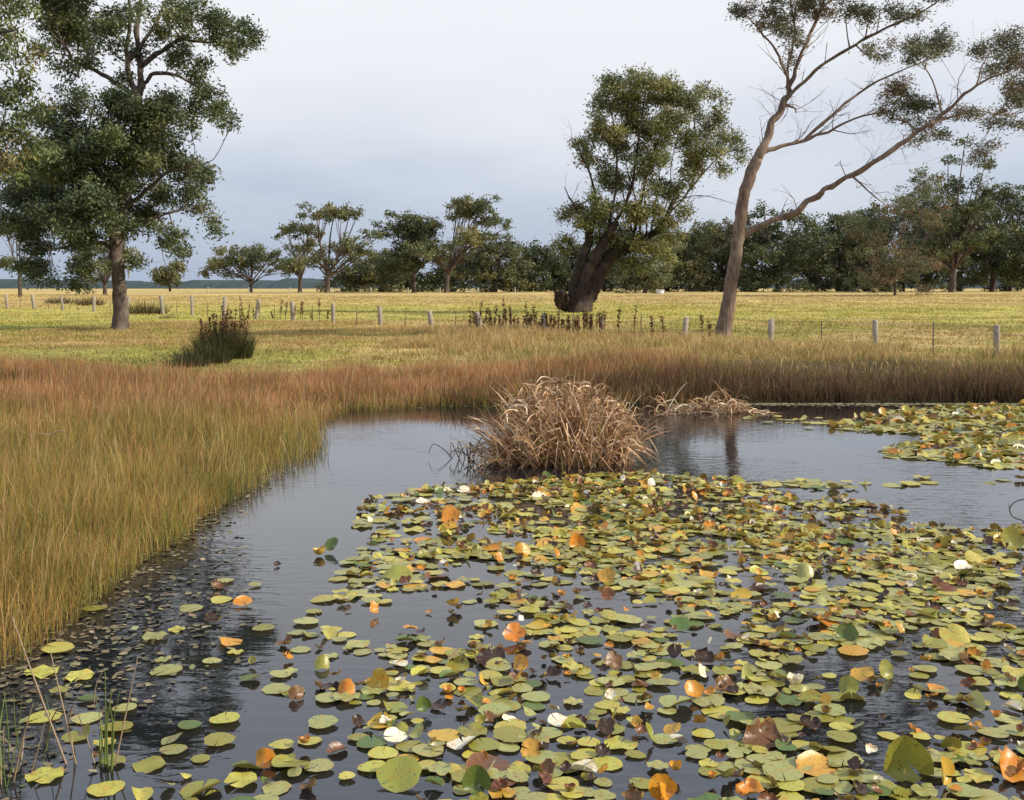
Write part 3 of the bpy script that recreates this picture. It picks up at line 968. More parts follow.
far = [
    (20, 105, 212, 40, 'thin nearly bare tree at far left beside the fence posts', 101, GREEN_S, 500, 0.0, .8, .6, dict(bare=True, r0=.22)),
    (-12, 110, 222, 42, 'leafy tree cut by the left edge beside the thin bare tree', 102, GREEN_O, 1800, 0, .4, .4, {}),
    (105, 120, 240, 62, 'small tree seen beneath the tall left gum behind its trunk', 103, GREEN_O, 2600, 0, .4, .35, {}),
    (170, 190, 263, 26, 'small round tree on the skyline right of the left trunk', 104, GREEN_O, 1200, 0, .2, .3, {}),
    (251, 150, 247, 76, 'low spreading tree standing alone left in the row', 105, GREEN_O, 3600, 0.0, .35, .45, dict(head=[(240, 252, 11), (270, 258, 11), (228, 262, 8), (255, 250, 12)])),
    (300, 158, 222, 50, 'open crowned tree between the low spreading tree and the tall ragged one', 106, GREEN_O, 2800, 0.05, .5, .35, {}),
    (327, 145, 205, 82, 'tall ragged gum with open crown and leaning trunk', 107, GREEN_O, 4200, 0.10, .6, .35, dict(r0=.42, head=[(372, 236, 12), (335, 212, 15), (358, 213, 10), (295, 228, 12)])),
    (365, 165, 256, 66, 'low dense olive bushy tree right of the tall ragged gum', 108, GREEN_O, 4000, 0, 0, .1, {}),
    (414, 150, 218, 62, 'broad dark gum left of the paddock centre with layered crown', 109, GREEN_D, 5200, -0.06, .1, .3, {}),
    (446, 146, 196, 84, 'tallest gum of the centre group with arching limbs', 110, GREEN_O, 6000, 0.12, .4, .35, dict(r0=.4, head=[(464, 204, 15), (495, 222, 13), (480, 210, 12), (508, 226, 8)])),
    (492, 158, 236, 64, 'dense round tree right below the tallest centre gum', 111, GREEN_O, 5200, 0, 0, .1, {}),
    (530, 165, 246, 54, 'dense small tree left of the old leaning gum', 112, GREEN_D, 4200, 0, 0, .1, {}),
    (563, 170, 248, 48, 'dark tree directly behind the leaning gum trunk', 113, GREEN_D, 3800, 0, 0, .1, {}),
    (604, 172, 246, 56, 'shaded tree behind the right side of the leaning gum', 114, GREEN_D, 3600, 0, 0, .1, {}),
    (645, 140, 232, 60, 'drooping grey green tree beside the white trough', 115, GREEN_O, 4200, 0.02, .2, .12, {}),
    (690, 160, 228, 56, 'tree between the leaning gum and the pinkish trunk', 116, GREEN_O, 4200, 0, .1, .15, {}),
    (722, 165, 222, 52, 'rounded tree directly behind the pinkish trunk', 117, GREEN_O, 4200, 0, .1, .15, {}),
    (778, 158, 208, 88, 'very broad dark tree right of the pinkish trunk', 118, GREEN_D, 8000, 0, 0, .08, {}),
    (817, 170, 232, 56, 'small dark tree below the long bare limb', 119, GREEN_D, 3400, 0, 0, .08, {}),
    (848, 160, 212, 42, 'slender pointed tree under the middle of the bare limb', 120, GREEN_D, 3800, 0, .1, .12, {}),
    (895, 112, 164, 84, 'brownish thin leaved tree standing forward of the dark row', 121, [BROWN_L[1], BROWN_L[2], BROWN_L[0], GREEN_O[3], GREEN_O[0], GREEN_D[3]], 9000, 0.02, .2, .15, dict(r0=.16, lf=.75)),
    (952, 140, 176, 74, 'tall gum with reddish trunk in the right of the row', 122, GREEN_D, 6500, 0.03, .2, .28, dict(r0=.55, head=[(965, 142, 10), (948, 160, 10), (985, 165, 12)])),
    (925, 168, 208, 60, 'dark tree behind the reddish trunked gum on its left', 123, GREEN_D, 4200, 0, 0, .08, {}),
    (992, 155, 184, 74, 'dense dark tree right of the reddish trunked gum', 124, GREEN_D, 6200, 0, .05, .15, {}),
    (1030, 148, 188, 76, 'dense tree cut by the right edge of the picture', 125, GREEN_D, 5600, 0, .05, .12, {}),
    (866, 172, 222, 56, 'low dark tree behind the brownish tree on its left', 127, GREEN_D, 3800, 0, 0, .08, {}),
    (745, 175, 226, 60, 'low dark tree filling behind the broad one on its left', 128, GREEN_D, 3600, 0, 0, .08, {}),
    (960, 178, 206, 70, 'low dark tree behind the tall reddish trunked gum', 129, GREEN_D, 3800, 0, 0, .08, {}),
    (838, 182, 212, 70, 'wide dark tree behind the slender pointed tree', 133, GREEN_D, 5200, 0, 0, .05, {}),
    (902, 184, 196, 84, 'wide dark tree directly behind the brownish tree', 134, GREEN_D, 5600, 0, 0, .05, {}),
    (1008, 180, 180, 86, 'tallest dark tree at the right end of the row', 135, GREEN_D, 6400, 0, 0, .05, {}),
    (706, 184, 232, 66, 'wide dark tree behind the tree left of the pinkish trunk', 136, GREEN_D, 4200, 0, 0, .05, {}),
    (400, 172, 252, 60, 'low shaded tree behind the broad dark gum', 130, GREEN_D, 3000, 0, 0, .08, {}),
    (452, 175, 248, 70, 'low shaded tree behind the tallest centre gum', 131, GREEN_D, 3200, 0, 0, .08, {}),
    (668, 178, 240, 60, 'low shaded tree behind the drooping grey green tree', 132, GREEN_D, 3200, 0, 0, .08, {}),
]
for (px, Y, top, wd, lab, sd, cols, n, lean, spz, low, kw) in far:
    far_tree(px, Y, top, wd, lab, sd, cols, n, lean, spz, low, **kw)

# ------------------------------------------------------------------ fences
def box_post(h, w, taper=0.9, lean=(0, 0), rng=rs):
    th = np.arange(8) * pi / 4
    V, Q, T = [], [], []
    zs_ = [-0.3, 0, h * .5, h - .03, h]
    rr = [1, 1, .97, taper, taper * .75]
    wob = rng.uniform(.88, 1.12, 8)
    for z, r in zip(zs_, rr):
        V.append(np.stack([np.cos(th) * w * r * wob + lean[0] * max(z, 0), np.sin(th) * w * r * wob + lean[1] * max(z, 0), np.full(8, z)], -1))
    for k in range(4):
        for j in range(8):
            Q.append([k * 8 + j, k * 8 + (j + 1) % 8, (k + 1) * 8 + (j + 1) % 8, (k + 1) * 8 + j])
    V.append(np.array([[lean[0] * h, lean[1] * h, h]]))
    for j in range(8):
        T.append([32 + j, 32 + (j + 1) % 8, 40])
    return np.concatenate(V), np.array(T), np.array(Q)


def G(x, y):
    return float(gz(np.array([x]), np.array([y]))[0])


A0, A1 = np.array([13.1, 23.0 * K]), np.array([-20.9, 55.0 * K])
post_t = [-.285, -.213, -.141, -.07, 0, .069, .14, .209, .285, .3465, .4257, .492, .572, .656, .736, .819, .90, .986, 1.075]
pp = [A0 + (A1 - A0) * t for t in post_t]
left_end = pp[-1]
for k in range(1, 7):
    pp.append(left_end + (np.array([-44.0, 71.0 * K]) - left_end) * k / 6)
fence = thing('wire_fence', 'long wire paddock fence with grey timber posts crossing behind the pond', 'fence', (A0[0], A0[1], G(*A0)))
fo = np.array(fence.location)
variants = [mk_mesh('post', *box_post(1.12 + .08 * k, 0.082 + .007 * k, .95, ((-.05, .03, .08, 0)[k], .02 * k)), mat=M_wood) for k in range(4)]
prev = None
hs_ = (0.2, 0.4, 0.6, 0.8)
head_px = {4: (997, 325), 5: (876, 320), 6: (770, 319), 7: (684, 317), 8: (605, 316), 9: (545, 313), 10: (480, 312), 11: (432, 311), 12: (381, 306), 13: (334, 303), 14: (294, 301), 15: (257, 299), 16: (224, 297), 17: (193, 295), 18: (164, 295)}
rf = np.random.RandomState(3)
for i, p in enumerate(pp):
    z = G(*p)
    o = obj('post', variants[(i * 7 + 1) % 4], fence)
    o.location = (p[0] - fo[0], p[1] - fo[1], z - fo[2])
    o.rotation_euler = (rf.normal(0, .03), rf.normal(0, .04), rf.uniform(0, 6))
    if i in head_px:
        tall = at_y(*head_px[i], p[1])[2] - z
    else:
        tall = .9 if i < 4 else 1.15
    wide = 1.3 if i >= 9 else 1.0
    o.scale = (wide, wide, max(.7, min(1.3, tall)) / (1.12 + .08 * ((i * 7 + 1) % 4)))
    if prev is not None:
        q_ = (p + prev) / 2
        tb = Tubes()
        zz = G(*q_)
        tb.add([(0, 0, -.1), (rf.normal(0, .02), 0, .45), (rf.normal(0, .03), 0, .88)], [.018, .018, .016], sides=5, sub=1)
        d = obj('dropper', tb.build('dropper', M_drop), fence)
        d.location = (q_[0] - fo[0], q_[1] - fo[1], zz - fo[2])
    prev = p
for h in hs_:
    tb = Tubes()
    pts = []
    for i, p in enumerate(pp):
        pts.append((p[0] - fo[0], p[1] - fo[1], G(*p) - fo[2] + h))
    tb.add(pts, [.0035] * len(pts), sides=4, sub=2)
    obj('wire', tb.build('wire', M_wire), fence)

f2 = thing('wire_fence', 'far wire fence with small white posts in front of the tree row', 'fence', (at_y(180, 291, 138 * K)[0], 138 * K, 0))
fo = np.array(f2.location)
pv = mk_mesh('post', *box_post(1.0, .085), mat=M_fade)
pts = []
for px in (208, 249, 290, 332, 371, 408, 440, 478, 515):
    x = at_y(px, 291, 138 * K)[0]
    z = G(x, 138 * K)
    o = obj('post', pv, f2)
    o.location = (x - fo[0], 0, z)
    pts.append((x - fo[0], 0, z + .85))
tb = Tubes()
tb.add(pts, [.006] * len(pts), sides=4, sub=1)
obj('wire', tb.build('wire', M_wire), f2)

# white trough in front of the tree row
c = at_y(660, 292, 133 * K)
tr_ = thing('water_trough', 'small white trough at the foot of the trees right of the leaning gum', 'trough', (c[0], 133 * K, G(c[0], 133 * K)))
hw, hd, hh = .6, .45, .6
V = []
for (z, s, i_) in ((0, .86, 0), (hh, 1, 0), (hh, .88, 0), (.3, .8, 0)):
    for (sx, sy) in ((-1, -1), (1, -1), (1, 1), (-1, 1)):
        V.append((sx * hw * s, sy * hd * s, z))
Q = []
for k in range(3):
    for j in range(4):
        Q.append((k * 4 + j, k * 4 + (j + 1) % 4, (k + 1) * 4 + (j + 1) % 4, (k + 1) * 4 + j))
Q.append((12, 13, 14, 15))
obj('basin', mk_mesh('basin', V, None, Q, mat=M_white), tr_)
th = np.arange(9) * pi / 4
tb = Tubes()
tb.add([(-hw, -hd, hh), (hw, -hd, hh), (hw, hd, hh), (-hw, hd, hh), (-hw, -hd, hh)], [.04] * 5, sides=6, sub=1)
obj('rim', tb.build('rim', M_white), tr_)

# ------------------------------------------------------------------ grass
def blades(P, h, w, c0, c1, rng, bend=0.25, lean=(0.0, 0.0), tipw=0.5):
    n = len(P)
    a = rng.uniform(0, 2 * pi, n)
    side = np.stack([np.cos(a), np.sin(a), np.zeros(n)], -1) * (w[:, None] * .5)
    la = rng.uniform(0, 2 * pi, n)
    lm = np.abs(rng.normal(0, bend, n)) * h
    L = np.stack([np.cos(la) * lm + lean[0] * h, np.sin(la) * lm + lean[1] * h, np.zeros(n)], -1)
    mid = P + L * .35
    mid[:, 2] += h * .58
    tip = P + L
    tip[:, 2] += h * np.clip(1 - 0.4 * (lm / h) ** 2, .4, 1)
    V = np.stack([P - side, P + side, mid + side * tipw * 1.5, mid - side * tipw * 1.5, tip], 1).reshape(-1, 3)
    b = np.arange(n)[:, None] * 5
    T = np.concatenate([b + np.array([[0, 1, 2]]), b + np.array([[0, 2, 3]]), b + np.array([[3, 2, 4]])], 0)
    cm = c0 * .45 + c1 * .55
    col = np.stack([c0, c0, cm, cm, c1], 1).reshape(-1, 3)
    return V, T, col


def scatter(n, x0, x1, y0, y1, rng):
    return rng.uniform(x0, x1, n), rng.uniform(y0, y1, n) * K


def view_keep(x, y, margin=4.5):
    return np.abs(x) < y / K * 0.615 + margin


def pick(cols, w, rng):
    """w: list of weights arrays -> per-blade colour"""
    ws = np.stack(w, -1) + 1e-6
    ws /= ws.sum(-1, keepdims=True)
    u = rng.rand(len(ws))[:, None]
    k = (u > np.cumsum(ws, -1)).sum(-1).clip(0, len(cols) - 1)
    return np.asarray(cols)[k]


def jitter(c, rng, v=.22, hue=.06):
    n = len(c)
    c = np.asarray(c)
    return np.clip(c * (1 + rng.normal(0, v, (n, 1))).clip(.4, 1.8) * (1 + rng.normal(0, hue, (n, 3))), .003, 1)


def tufts(cx, cy, r, k, rng):
    n = len(cx)
    d = rng.normal(0, 1, (n, k, 2)) * .5
    x = cx[:, None] + d[..., 0] * r[:, None]
    y = cy[:, None] + d[..., 1] * r[:, None]
    return x.ravel(), y.ravel(), d[..., 0].ravel(), d[..., 1].ravel(), np.repeat(np.arange(n), k)


# rust-coloured reed grass on the wet left shore and round the head of the pond
rg = np.random.RandomState(51)
x, y = [], []
for (n, x0, x1, y0, y1) in ((128000, -11, -1.2, 3.3, 10.5), (122000, -18, 1.0, 10.5, 22.5), (36000, -5, 4.5, 18.0, 22.5)):
    a, bb = scatter(n, x0, x1, y0, y1, rg)
    x.append(a)
    y.append(bb)
x, y = np.concatenate(x), np.concatenate(y)
s = sdf_pond(x, y)
edge = fbm(x * 0.7, y * 0.7, 61)
yk = y / K
keep = view_keep(x, y) & (yk < 21.0 + 1.6 * (fbm(x * .5, y * .5, 5) - .5)) & ((s > -.15) | (s + 1.5 * (fbm(x * .8, y * .55, 64) - .5) > -.25 * edge))
keep &= rg.rand(len(s)) < .15 + .85 * sstep(-.55, .1, s + .5 * (edge - .5))
keep &= ~((x > 0.5) & (s > 3.2 + edge))
x, y, s = x[keep], y[keep], s[keep]
yk = y / K
zz = np.maximum(gz(x, y), -0.25)
n = len(x)
pat = fbm(x * .55, y * .45, 71)
pat2 = fbm(x * 1.3, y * 1.1, 77)
gold, rust, pink, grn, olv, strw = (0.48, 0.26, 0.075), (0.38, 0.15, 0.055), (0.52, 0.235, 0.13), (0.20, 0.20, 0.04), (0.29, 0.22, 0.055), (0.58, 0.40, 0.20)
farr = sstep(12.5, 17, yk)
wg = sstep(.44, .56, pat) * (1.9 * sstep(17, 13, yk) + .25) + 1.2 * sstep(.9, .1, s)
tipc = pick([gold, rust, pink, grn, olv, strw],
            [1.0 * (1 - farr) + .2, .45 + 1.2 * farr * sstep(.35, .6, pat2), .1 + 1.3 * farr, .55 * wg, .6 * wg + .15, .25 + .2 * farr], rg)
basec = pick([(0.19, 0.185, 0.04), (0.26, 0.17, 0.055), (0.13, 0.08, 0.035)], [.4 + wg, .5 + 0 * wg, .3 + .5 * farr], rg)
h = (0.26 + 0.34 * fbm(x * 1.1, y * .9, 72)) * rg.uniform(.55, 1.25, n) * (0.75 + 0.25 * sstep(0, 1, s)) + np.maximum(0, -zz)
tipc = tipc * (.68 + .66 * fbm(x * .9, y * .7, 121))[:, None]
seedy = rg.rand(n) < .035
h = np.where(seedy, h * 1.45, h)
tipc = np.where(seedy[:, None], np.array([[0.62, 0.44, 0.25]]), tipc)
w = rg.uniform(.003, .006, n) * (0.6 + yk * 0.065)
V, T, col = blades(np.stack([x, y, zz], -1), h, w, jitter(basec, rg, .3), jitter(tipc, rg, .3), rg, np.where(rg.rand(n) < .12, .95, .3), (0.05 + .25 * (vnoise(x * 2.2, y * 2.2, 5) - .5), .2 * (vnoise(x * 2, y * 2, 6) - .5)))
obj('reed_grass', mk_mesh('reed_grass', V, T, None, col=col, mat=M_grass), kind='stuff',
    label='rust and gold reed grass covering the left shore of the pond', category='grass')

# dark rank reeds on the steep far bank above the water
rg = np.random.RandomState(52)
cx, cy = scatter(4200, -1.5, 17.5, 17.6, 23.5, rg)
x, y, ox, oy, tid = tufts(cx, cy, rg.uniform(.2, .5, len(cx)), 22, rg)
th_ = rg.uniform(.45, 1.2, len(cx))[tid]
s = sdf_pond(x, y)
e2 = fbm(x * .6, y * .6, 63)
keep = view_keep(x, y) & (s > -.12) & (s < .9 + 1.3 * e2) & (rg.rand(len(x)) < .35 + .65 * sstep(-1, 3.5, x))
x, y, s, ox, oy, th_ = x[keep], y[keep], s[keep], ox[keep], oy[keep], th_[keep]
zz = gz(x, y)
n = len(x)
tip_f = sstep(.4, 1.5, s + (fbm(x * .8, y * .8, 8) - .5))
tipc = pick([(0.15, 0.075, 0.048), (0.20, 0.105, 0.062), (0.42, 0.26, 0.11), (0.17, 0.16, 0.045)], [1 - tip_f + .1, .8 - .4 * tip_f, .9 * tip_f + .06, .25 + .3 * tip_f], rg)
basec = pick([(0.06, 0.04, 0.025), (0.07, 0.07, 0.025)], [1 + 0 * s, .6 + 0 * s], rg)
h = rg.uniform(.4, .85, n) * th_ * (.4 + .95 * fbm(x * .5, y * .5, 98))
w = rg.uniform(.009, .018, n)
V, T, col = blades(np.stack([x, y, zz], -1), h, w, jitter(basec, rg), jitter(tipc, rg), rg, .3, (0.03 + .35 * ox, -.05 + .35 * oy))
obj('bank_reeds', mk_mesh('bank_reeds', V, T, None, col=col, mat=M_grass), kind='stuff',
    label='dark reddish brown reeds covering the steep far bank of the pond', category='reeds')

# dry tussocky grass along the top of the bank up to and beyond the fence
rg = np.random.RandomState(53)
cx, cy = scatter(10500, -20, 21, 19.0, 46.0, rg)
x, y, ox, oy, tid = tufts(cx, cy, rg.uniform(.25, .75, len(cx)), 26, rg)
th_ = rg.uniform(.4, 1.35, len(cx))[tid]
tint = rg.uniform(.72, 1.25, len(cx))[tid]
s = sdf_pond(x, y)
tus = fbm(x * .55, y * .8, 81)
fd = (x - A0[0]) * (A1[1] - A0[1]) - (y - A0[1]) * (A1[0] - A0[0])
fd = fd / np.hypot(*(A1 - A0))          # signed distance to the fence line (+ beyond)
lim = fd < 1.0 + 2.0 * (fbm(x * .3, y * .3, 83) - .4)
prob = np.where(lim, .35 + .9 * sstep(.38, .62, tus), 0.55 * (tid % 17 == 0))
tint = np.where(lim, tint, tint * .7)
th_ = np.where(lim, th_, th_ * .8)
yk = y / K
prob = np.where((x < -5) & (yk < 27) & (yk > 20), prob * .35, prob)
keep = view_keep(x, y) & (s > 1.0 + .8 * fbm(x * .6, y * .6, 63)) & (rg.rand(len(x)) < prob) & ~((yk < 20.5) & (x < 0))
x, y, s, tus, ox, oy, th_, tint = x[keep], y[keep], s[keep], tus[keep], ox[keep], oy[keep], th_[keep], tint[keep]
yk = y / K
zz = gz(x, y)
n = len(x)
gpatch = sstep(.5, .66, fbm(x * .4, y * .7, 91)) * sstep(29, 24, yk)
left = sstep(-3, -8, x) * sstep(28, 25, yk)
tipc = pick([(0.66, 0.47, 0.22), (0.52, 0.31, 0.14), (0.40, 0.33, 0.10), (0.23, 0.25, 0.05)], [1.0 + 0 * s, .6 - .3 * left, .25 + .8 * gpatch + left, .05 + .9 * gpatch + .8 * left], rg)
basec = pick([(0.32, 0.21, 0.085), (0.19, 0.18, 0.045)], [.8 + 0 * s, .4 + gpatch + left], rg)
h = rg.uniform(.18, .40, n) * (.6 + .7 * sstep(.35, .65, tus)) * th_ * np.where(left > .5, .5, 1) * (.35 + .65 * sstep(-7, 0, x)) * (.5 + 1.0 * fbm(x * .45, y * .45, 99))
tipc = tipc * tint[:, None]
w = rg.uniform(.011, .022, n)
V, T, col = blades(np.stack([x, y, zz], -1), h, w, jitter(basec, rg), jitter(tipc, rg), rg, .45, (0.08 + .6 * ox, -.04 + .6 * oy))
obj('dry_grass', mk_mesh('dry_grass', V, T, None, col=col, mat=M_grass), kind='stuff',
    label='dry straw coloured tussock grass along the bank below the fence', category='grass')

# short grazed pasture
rg = np.random.RandomState(54)
u = rg.rand(165000)
y = (22 + (120 - 22) * u ** 1.25) * K
x = rg.uniform(-1, 1, len(u)) * (y / K * .63 + 5)
s = sdf_pond(x, y)
cl_ = fbm(x * .5, y * .35, 95)
keep = (s > 3.0) & (rg.rand(len(x)) < .25 + .9 * sstep(.35, .65, cl_))
x, y, cl_ = x[keep], y[keep], cl_[keep]
n = len(x)
c = field_colour(x, y)
tipc = jitter(c * rg.uniform(.95, 1.2, (n, 1)), rg, .12, .05)
basec = jitter(c * .9, rg, .1)
h = rg.uniform(.03, .085, n) * (.6 + cl_) * (1 + y * .003)
w = rg.uniform(.02, .04, n) * (.5 + y * .025)
V, T, col = blades(np.stack([x, y, gz(x, y)], -1), h, w, basec, tipc, rg, .6)
obj('pasture_grass', mk_mesh('pasture_grass', V, T, None, col=col, mat=M_grass), kind='stuff',
    label='short yellow green grazed grass of the open paddock', category='grass')


# ------------------------------------------------------------------ tussocks and dock stalks
def tussock(px, py, zg, hgt, rad, n, cols, label, seed, name='rush_tussock', stalks=0, group=None, wid=.014):
    rg = np.random.RandomState(seed)
    c = at_z(px, py, zg)
    c[2] = G(c[0], c[1])
    root = thing(name, label, 'plant', c, group)
    r = rad * np.sqrt(rg.rand(n))
    a = rg.uniform(0, 2 * pi, n)
    P = np.stack([r * np.cos(a), r * np.sin(a) * .8, np.zeros(n)], -1)
    h = hgt * rg.uniform(.5, 1.05, n) * (1 - .45 * (r / rad) ** 2)
    tipc = np.asarray(cols)[rg.randint(len(cols), size=n)]
    out_ = P * .35
    V, T, col = blades(P, h, np.full(n, wid), jitter(tipc * .7, rg), jitter(tipc, rg), rg, .22)
    V = V.reshape(-1, 5, 3)
    V[:, 4, :2] += out_[:, :2]
    V[:, 2:4, :2] += out_[:, None, :2] * .4
    obj('blades', mk_mesh('blades', V.reshape(-1, 3), T, None, col=col, mat=M_grass), root, kind='stuff')
    for k in range(stalks):
        rr, aa = rad * .8 * math.sqrt(rg.rand()), rg.uniform(0, 6.28)
        p = np.array([rr * cos(aa), rr * sin(aa), 0])
        hh_ = hgt * rg.uniform(.75, 1.15)
        tb = Tubes()
        ln_ = rg.normal(0, .08, 2)
        tb.add([p, p + np.array([ln_[0] * .4, ln_[1] * .4, hh_ * .5]), p + np.array([ln_[0], ln_[1], hh_])], [.008, .007, .004], sides=4, sub=1)
        st = obj('stem', tb.build('stem', M_dock), root)
        seed_head(p + np.array([ln_[0] * .55, ln_[1] * .55, hh_ * .55]), p + np.array([ln_[0], ln_[1], hh_]), rg, st)
    return root


M_dock = plain_mat('dock stem', (0.075, 0.035, 0.022), 0.8)
M_dockseed = leaf_mat('dock seed heads', .1, .8, .1)


def seed_head(a, b_, rg, parent, n=46, r=.045):
    t = rg.rand(n)
    P = a + (b_ - a) * t[:, None] + rg.normal(0, r, (n, 3)) * (1.1 - .7 * t[:, None]) * np.array([1, 1, .6])
    V, Q = leaf_quads(P, .07, .05, rg, .2)
    c = np.array([0.12, 0.060, 0.034]) * rg.uniform(.5, 1.4, (n, 1))
    return obj('seed_head', mk_mesh('seed_head', V, None, Q, col=np.repeat(c, 4, 0), mat=M_dockseed), parent)


DG = [(0.06, 0.075, 0.022), (0.045, 0.055, 0.02), (0.09, 0.085, 0.03), (0.08, 0.05, 0.025)]
BG = [(0.16, 0.11, 0.05), (0.11, 0.075, 0.035), (0.10, 0.09, 0.03)]
tussock(224, 352, .62, 1.35, .8, 1500, DG, 'big dark green tussock with brown seed stalks on the left pasture', 201, 'dock_clump', stalks=22)
tussock(186, 359, .58, .45, .6, 380, DG, 'lowest dark green tuft trailing left of the big dock clump', 208)
tussock(203, 356, .6, .75, .75, 700, DG, 'low dark tussock hugging the left foot of the big dock clump', 202)
tussock(6, 377, .45, .42, .45, 260, DG, 'small dark tussock at the left edge where pasture meets reed grass', 203)
tussock(144, 314, .75, 1.15, 1.5, 500, BG, 'brown rush clump just right of the tall left trunk', 204, wid=.03)
tussock(90, 307, .8, 1.0, 1.2, 320, BG, 'brown rush clump left of the tall left trunk', 205, wid=.035)
tussock(62, 306, .8, .95, 1.5, 360, BG, 'wide brown rush clump under the left gum branches', 206, wid=.035)
tussock(168, 318, .75, .25, .5, 90, BG, 'low brown tuft at the foot of the leaning fence post', 207, wid=.03)

# dock stalks along the fence: each one its own plant
rg = np.random.RandomState(88)
dock_meshes = []
for k in range(7):
    hh_ = .62 + .11 * k
    ln_ = rg.normal(0, .05, 2)
    tb = Tubes()
    tb.add([(0, 0, -.05), (ln_[0] * .4, ln_[1] * .4, hh_ * .5), (ln_[0], ln_[1], hh_)], [.012, .010, .006], sides=5, sub=1)
    sm = tb.build('stem', M_dock)
    t = rg.rand(70)
    P = np.array([0, 0, hh_ * .35]) + (np.array([ln_[0], ln_[1], hh_]) - np.array([0, 0, hh_ * .35])) * t[:, None] + rg.normal(0, .034, (70, 3)) * np.array([1, 1, .6])
    V, Q = leaf_quads(P, .085, .05, rg, .2)
    hm_ = mk_mesh('seed_head', V, None, Q, col=np.repeat(np.array([0.13, 0.068, 0.036]) * rg.uniform(.5, 1.4, (70, 1)), 4, 0), mat=M_dockseed)
    dock_meshes.append((sm, hm_))
WORDS = ['first', 'second', 'third', 'fourth', 'fifth', 'sixth', 'seventh', 'eighth', 'ninth', 'tenth', 'eleventh', 'twelfth', 'thirteenth', 'fourteenth', 'fifteenth',
         'sixteenth', 'seventeenth', 'eighteenth', 'nineteenth', 'twentieth']
spots = []
runs = [(list(np.linspace(470, 520, 20)), 'right', 'in the left patch of the dense row'), (list(np.linspace(524, 562, 20)), 'right', 'in the row left of the leaning trunk'),
        (list(np.linspace(565, 604, 20)), 'right', 'in the row below the leaning trunk'), ([618, 634, 652, 664, 702, 709], 'mid', 'of those left of the pinkish trunk'),
        ([262, 272, 280, 286, 293, 300, 306, 313, 321, 328], 'left', 'in the row right of the clump'), ([243, 249, 254], 'l2', 'between the fence and the dark clump')]
for (pxs, gname, where) in runs:
    pxs = sorted(p_ + (rg.normal(0, 1.2) if gname in ('right', 'left') else 0) for p_ in pxs)
    for k_, p_ in enumerate(pxs):
        spots.append((p_, gname, f'{WORDS[k_]} rusty dock stalk from left {where}'))
for (px, gname, lab) in spots:
    k = (px - 512) / F_PX
    # on the fence line: solve X = k*Y (approximately the picture column), a little in front of it
    d = A1 - A0
    t = (A0[0] - k * A0[1]) / (k * d[1] - d[0])
    p = A0 + d * t
    off = -rg.uniform(.2, 1.6)
    p = p * (1 + off / np.hypot(*p))
    sm, hm_ = dock_meshes[rg.randint(7)]
    root = thing('dock_stalk', lab, 'plant', (p[0], p[1], G(*p)), 'dock stalks along the fence')
    root.rotation_euler = (0, 0, rg.uniform(0, 6))
    sc_ = rg.uniform(.75, 1.1)
    root.scale = (sc_, sc_, sc_)
    st = obj('stem', sm, root)
    obj('seed_head', hm_, root)


# ------------------------------------------------------------------ dead reed clump in the water
def arching_leaf(p0, d0, length, width, curl, rng, seg=6, twist=.6):
    """a strip that starts at p0 along d0 and arches over"""
    d = np.array(d0, float)
    d /= np.linalg.norm(d)
    P = [np.array(p0, float)]
    st = length / seg
    ax = rng.normal(0, 1, 2) * .06
    kink = rng.randint(2, seg) if rng.rand() < .6 else -1
    for k in range(seg):
        d = d + np.array([ax[0] * .3, ax[1] * .3, -curl * (k + .5) / seg])
        if k == kink:
            d = d + np.array([rng.normal(0, .8), rng.normal(0, .8), -1.1])
        d /= np.linalg.norm(d)
        P.append(P[-1] + d * st)
    P = np.array(P)
    P[:, 2] = np.maximum(P[:, 2], -.03)
    T = np.gradient(P, axis=0)
    T /= np.linalg.norm(T, axis=1)[:, None] + 1e-9
    a = rng.normal(0, 1, 3)
    sd = np.cross(T, a)
    sd /= np.linalg.norm(sd, axis=1)[:, None] + 1e-9
    wv = width * .5 * np.linspace(1, 0, seg + 1) ** .5 * np.concatenate([[.8], np.ones(seg)])
    V = np.stack([P - sd * wv[:, None], P + sd * wv[:, None]], 1).reshape(-1, 3)
    i = np.arange(seg) * 2
    Q = np.stack([i, i + 1, i + 3, i + 2], -1)
    return V, Q


RC = [(0.50, 0.315, 0.17), (0.34, 0.185, 0.09), (0.66, 0.47, 0.29), (0.16, 0.08, 0.042), (0.80, 0.65, 0.46), (0.42, 0.25, 0.13), (0.26, 0.22, 0.07)]


def reed_heap(name, label, cat, origin, specs, n_solo, rng):
    root = thing(name, label, cat, origin)
    VV, QQ, CC, n0 = [], [], [], 0
    for i, (p0, d0, L, wd, curl) in enumerate(specs):
        V, Q = arching_leaf(p0, d0, L, wd, curl, rng)
        c = np.asarray(RC[rng.choice(len(RC), p=[.24, .2, .16, .12, .08, .14, .06])]) * rng.uniform(.75, 1.25)
        c = np.tile(c, (len(V), 1))
        if i < n_solo:
            obj('leaf', mk_mesh('leaf', V, None, Q, col=c * 1.15, mat=M_reed), root)
        else:
            VV.append(V)
            QQ.append(Q + n0)
            CC.append(c)
            n0 += len(V)
    obj('leaf_mass', mk_mesh('leaf_mass', np.concatenate(VV), None, np.concatenate(QQ), col=np.concatenate(CC), mat=M_reed), root, kind='stuff')
    return root


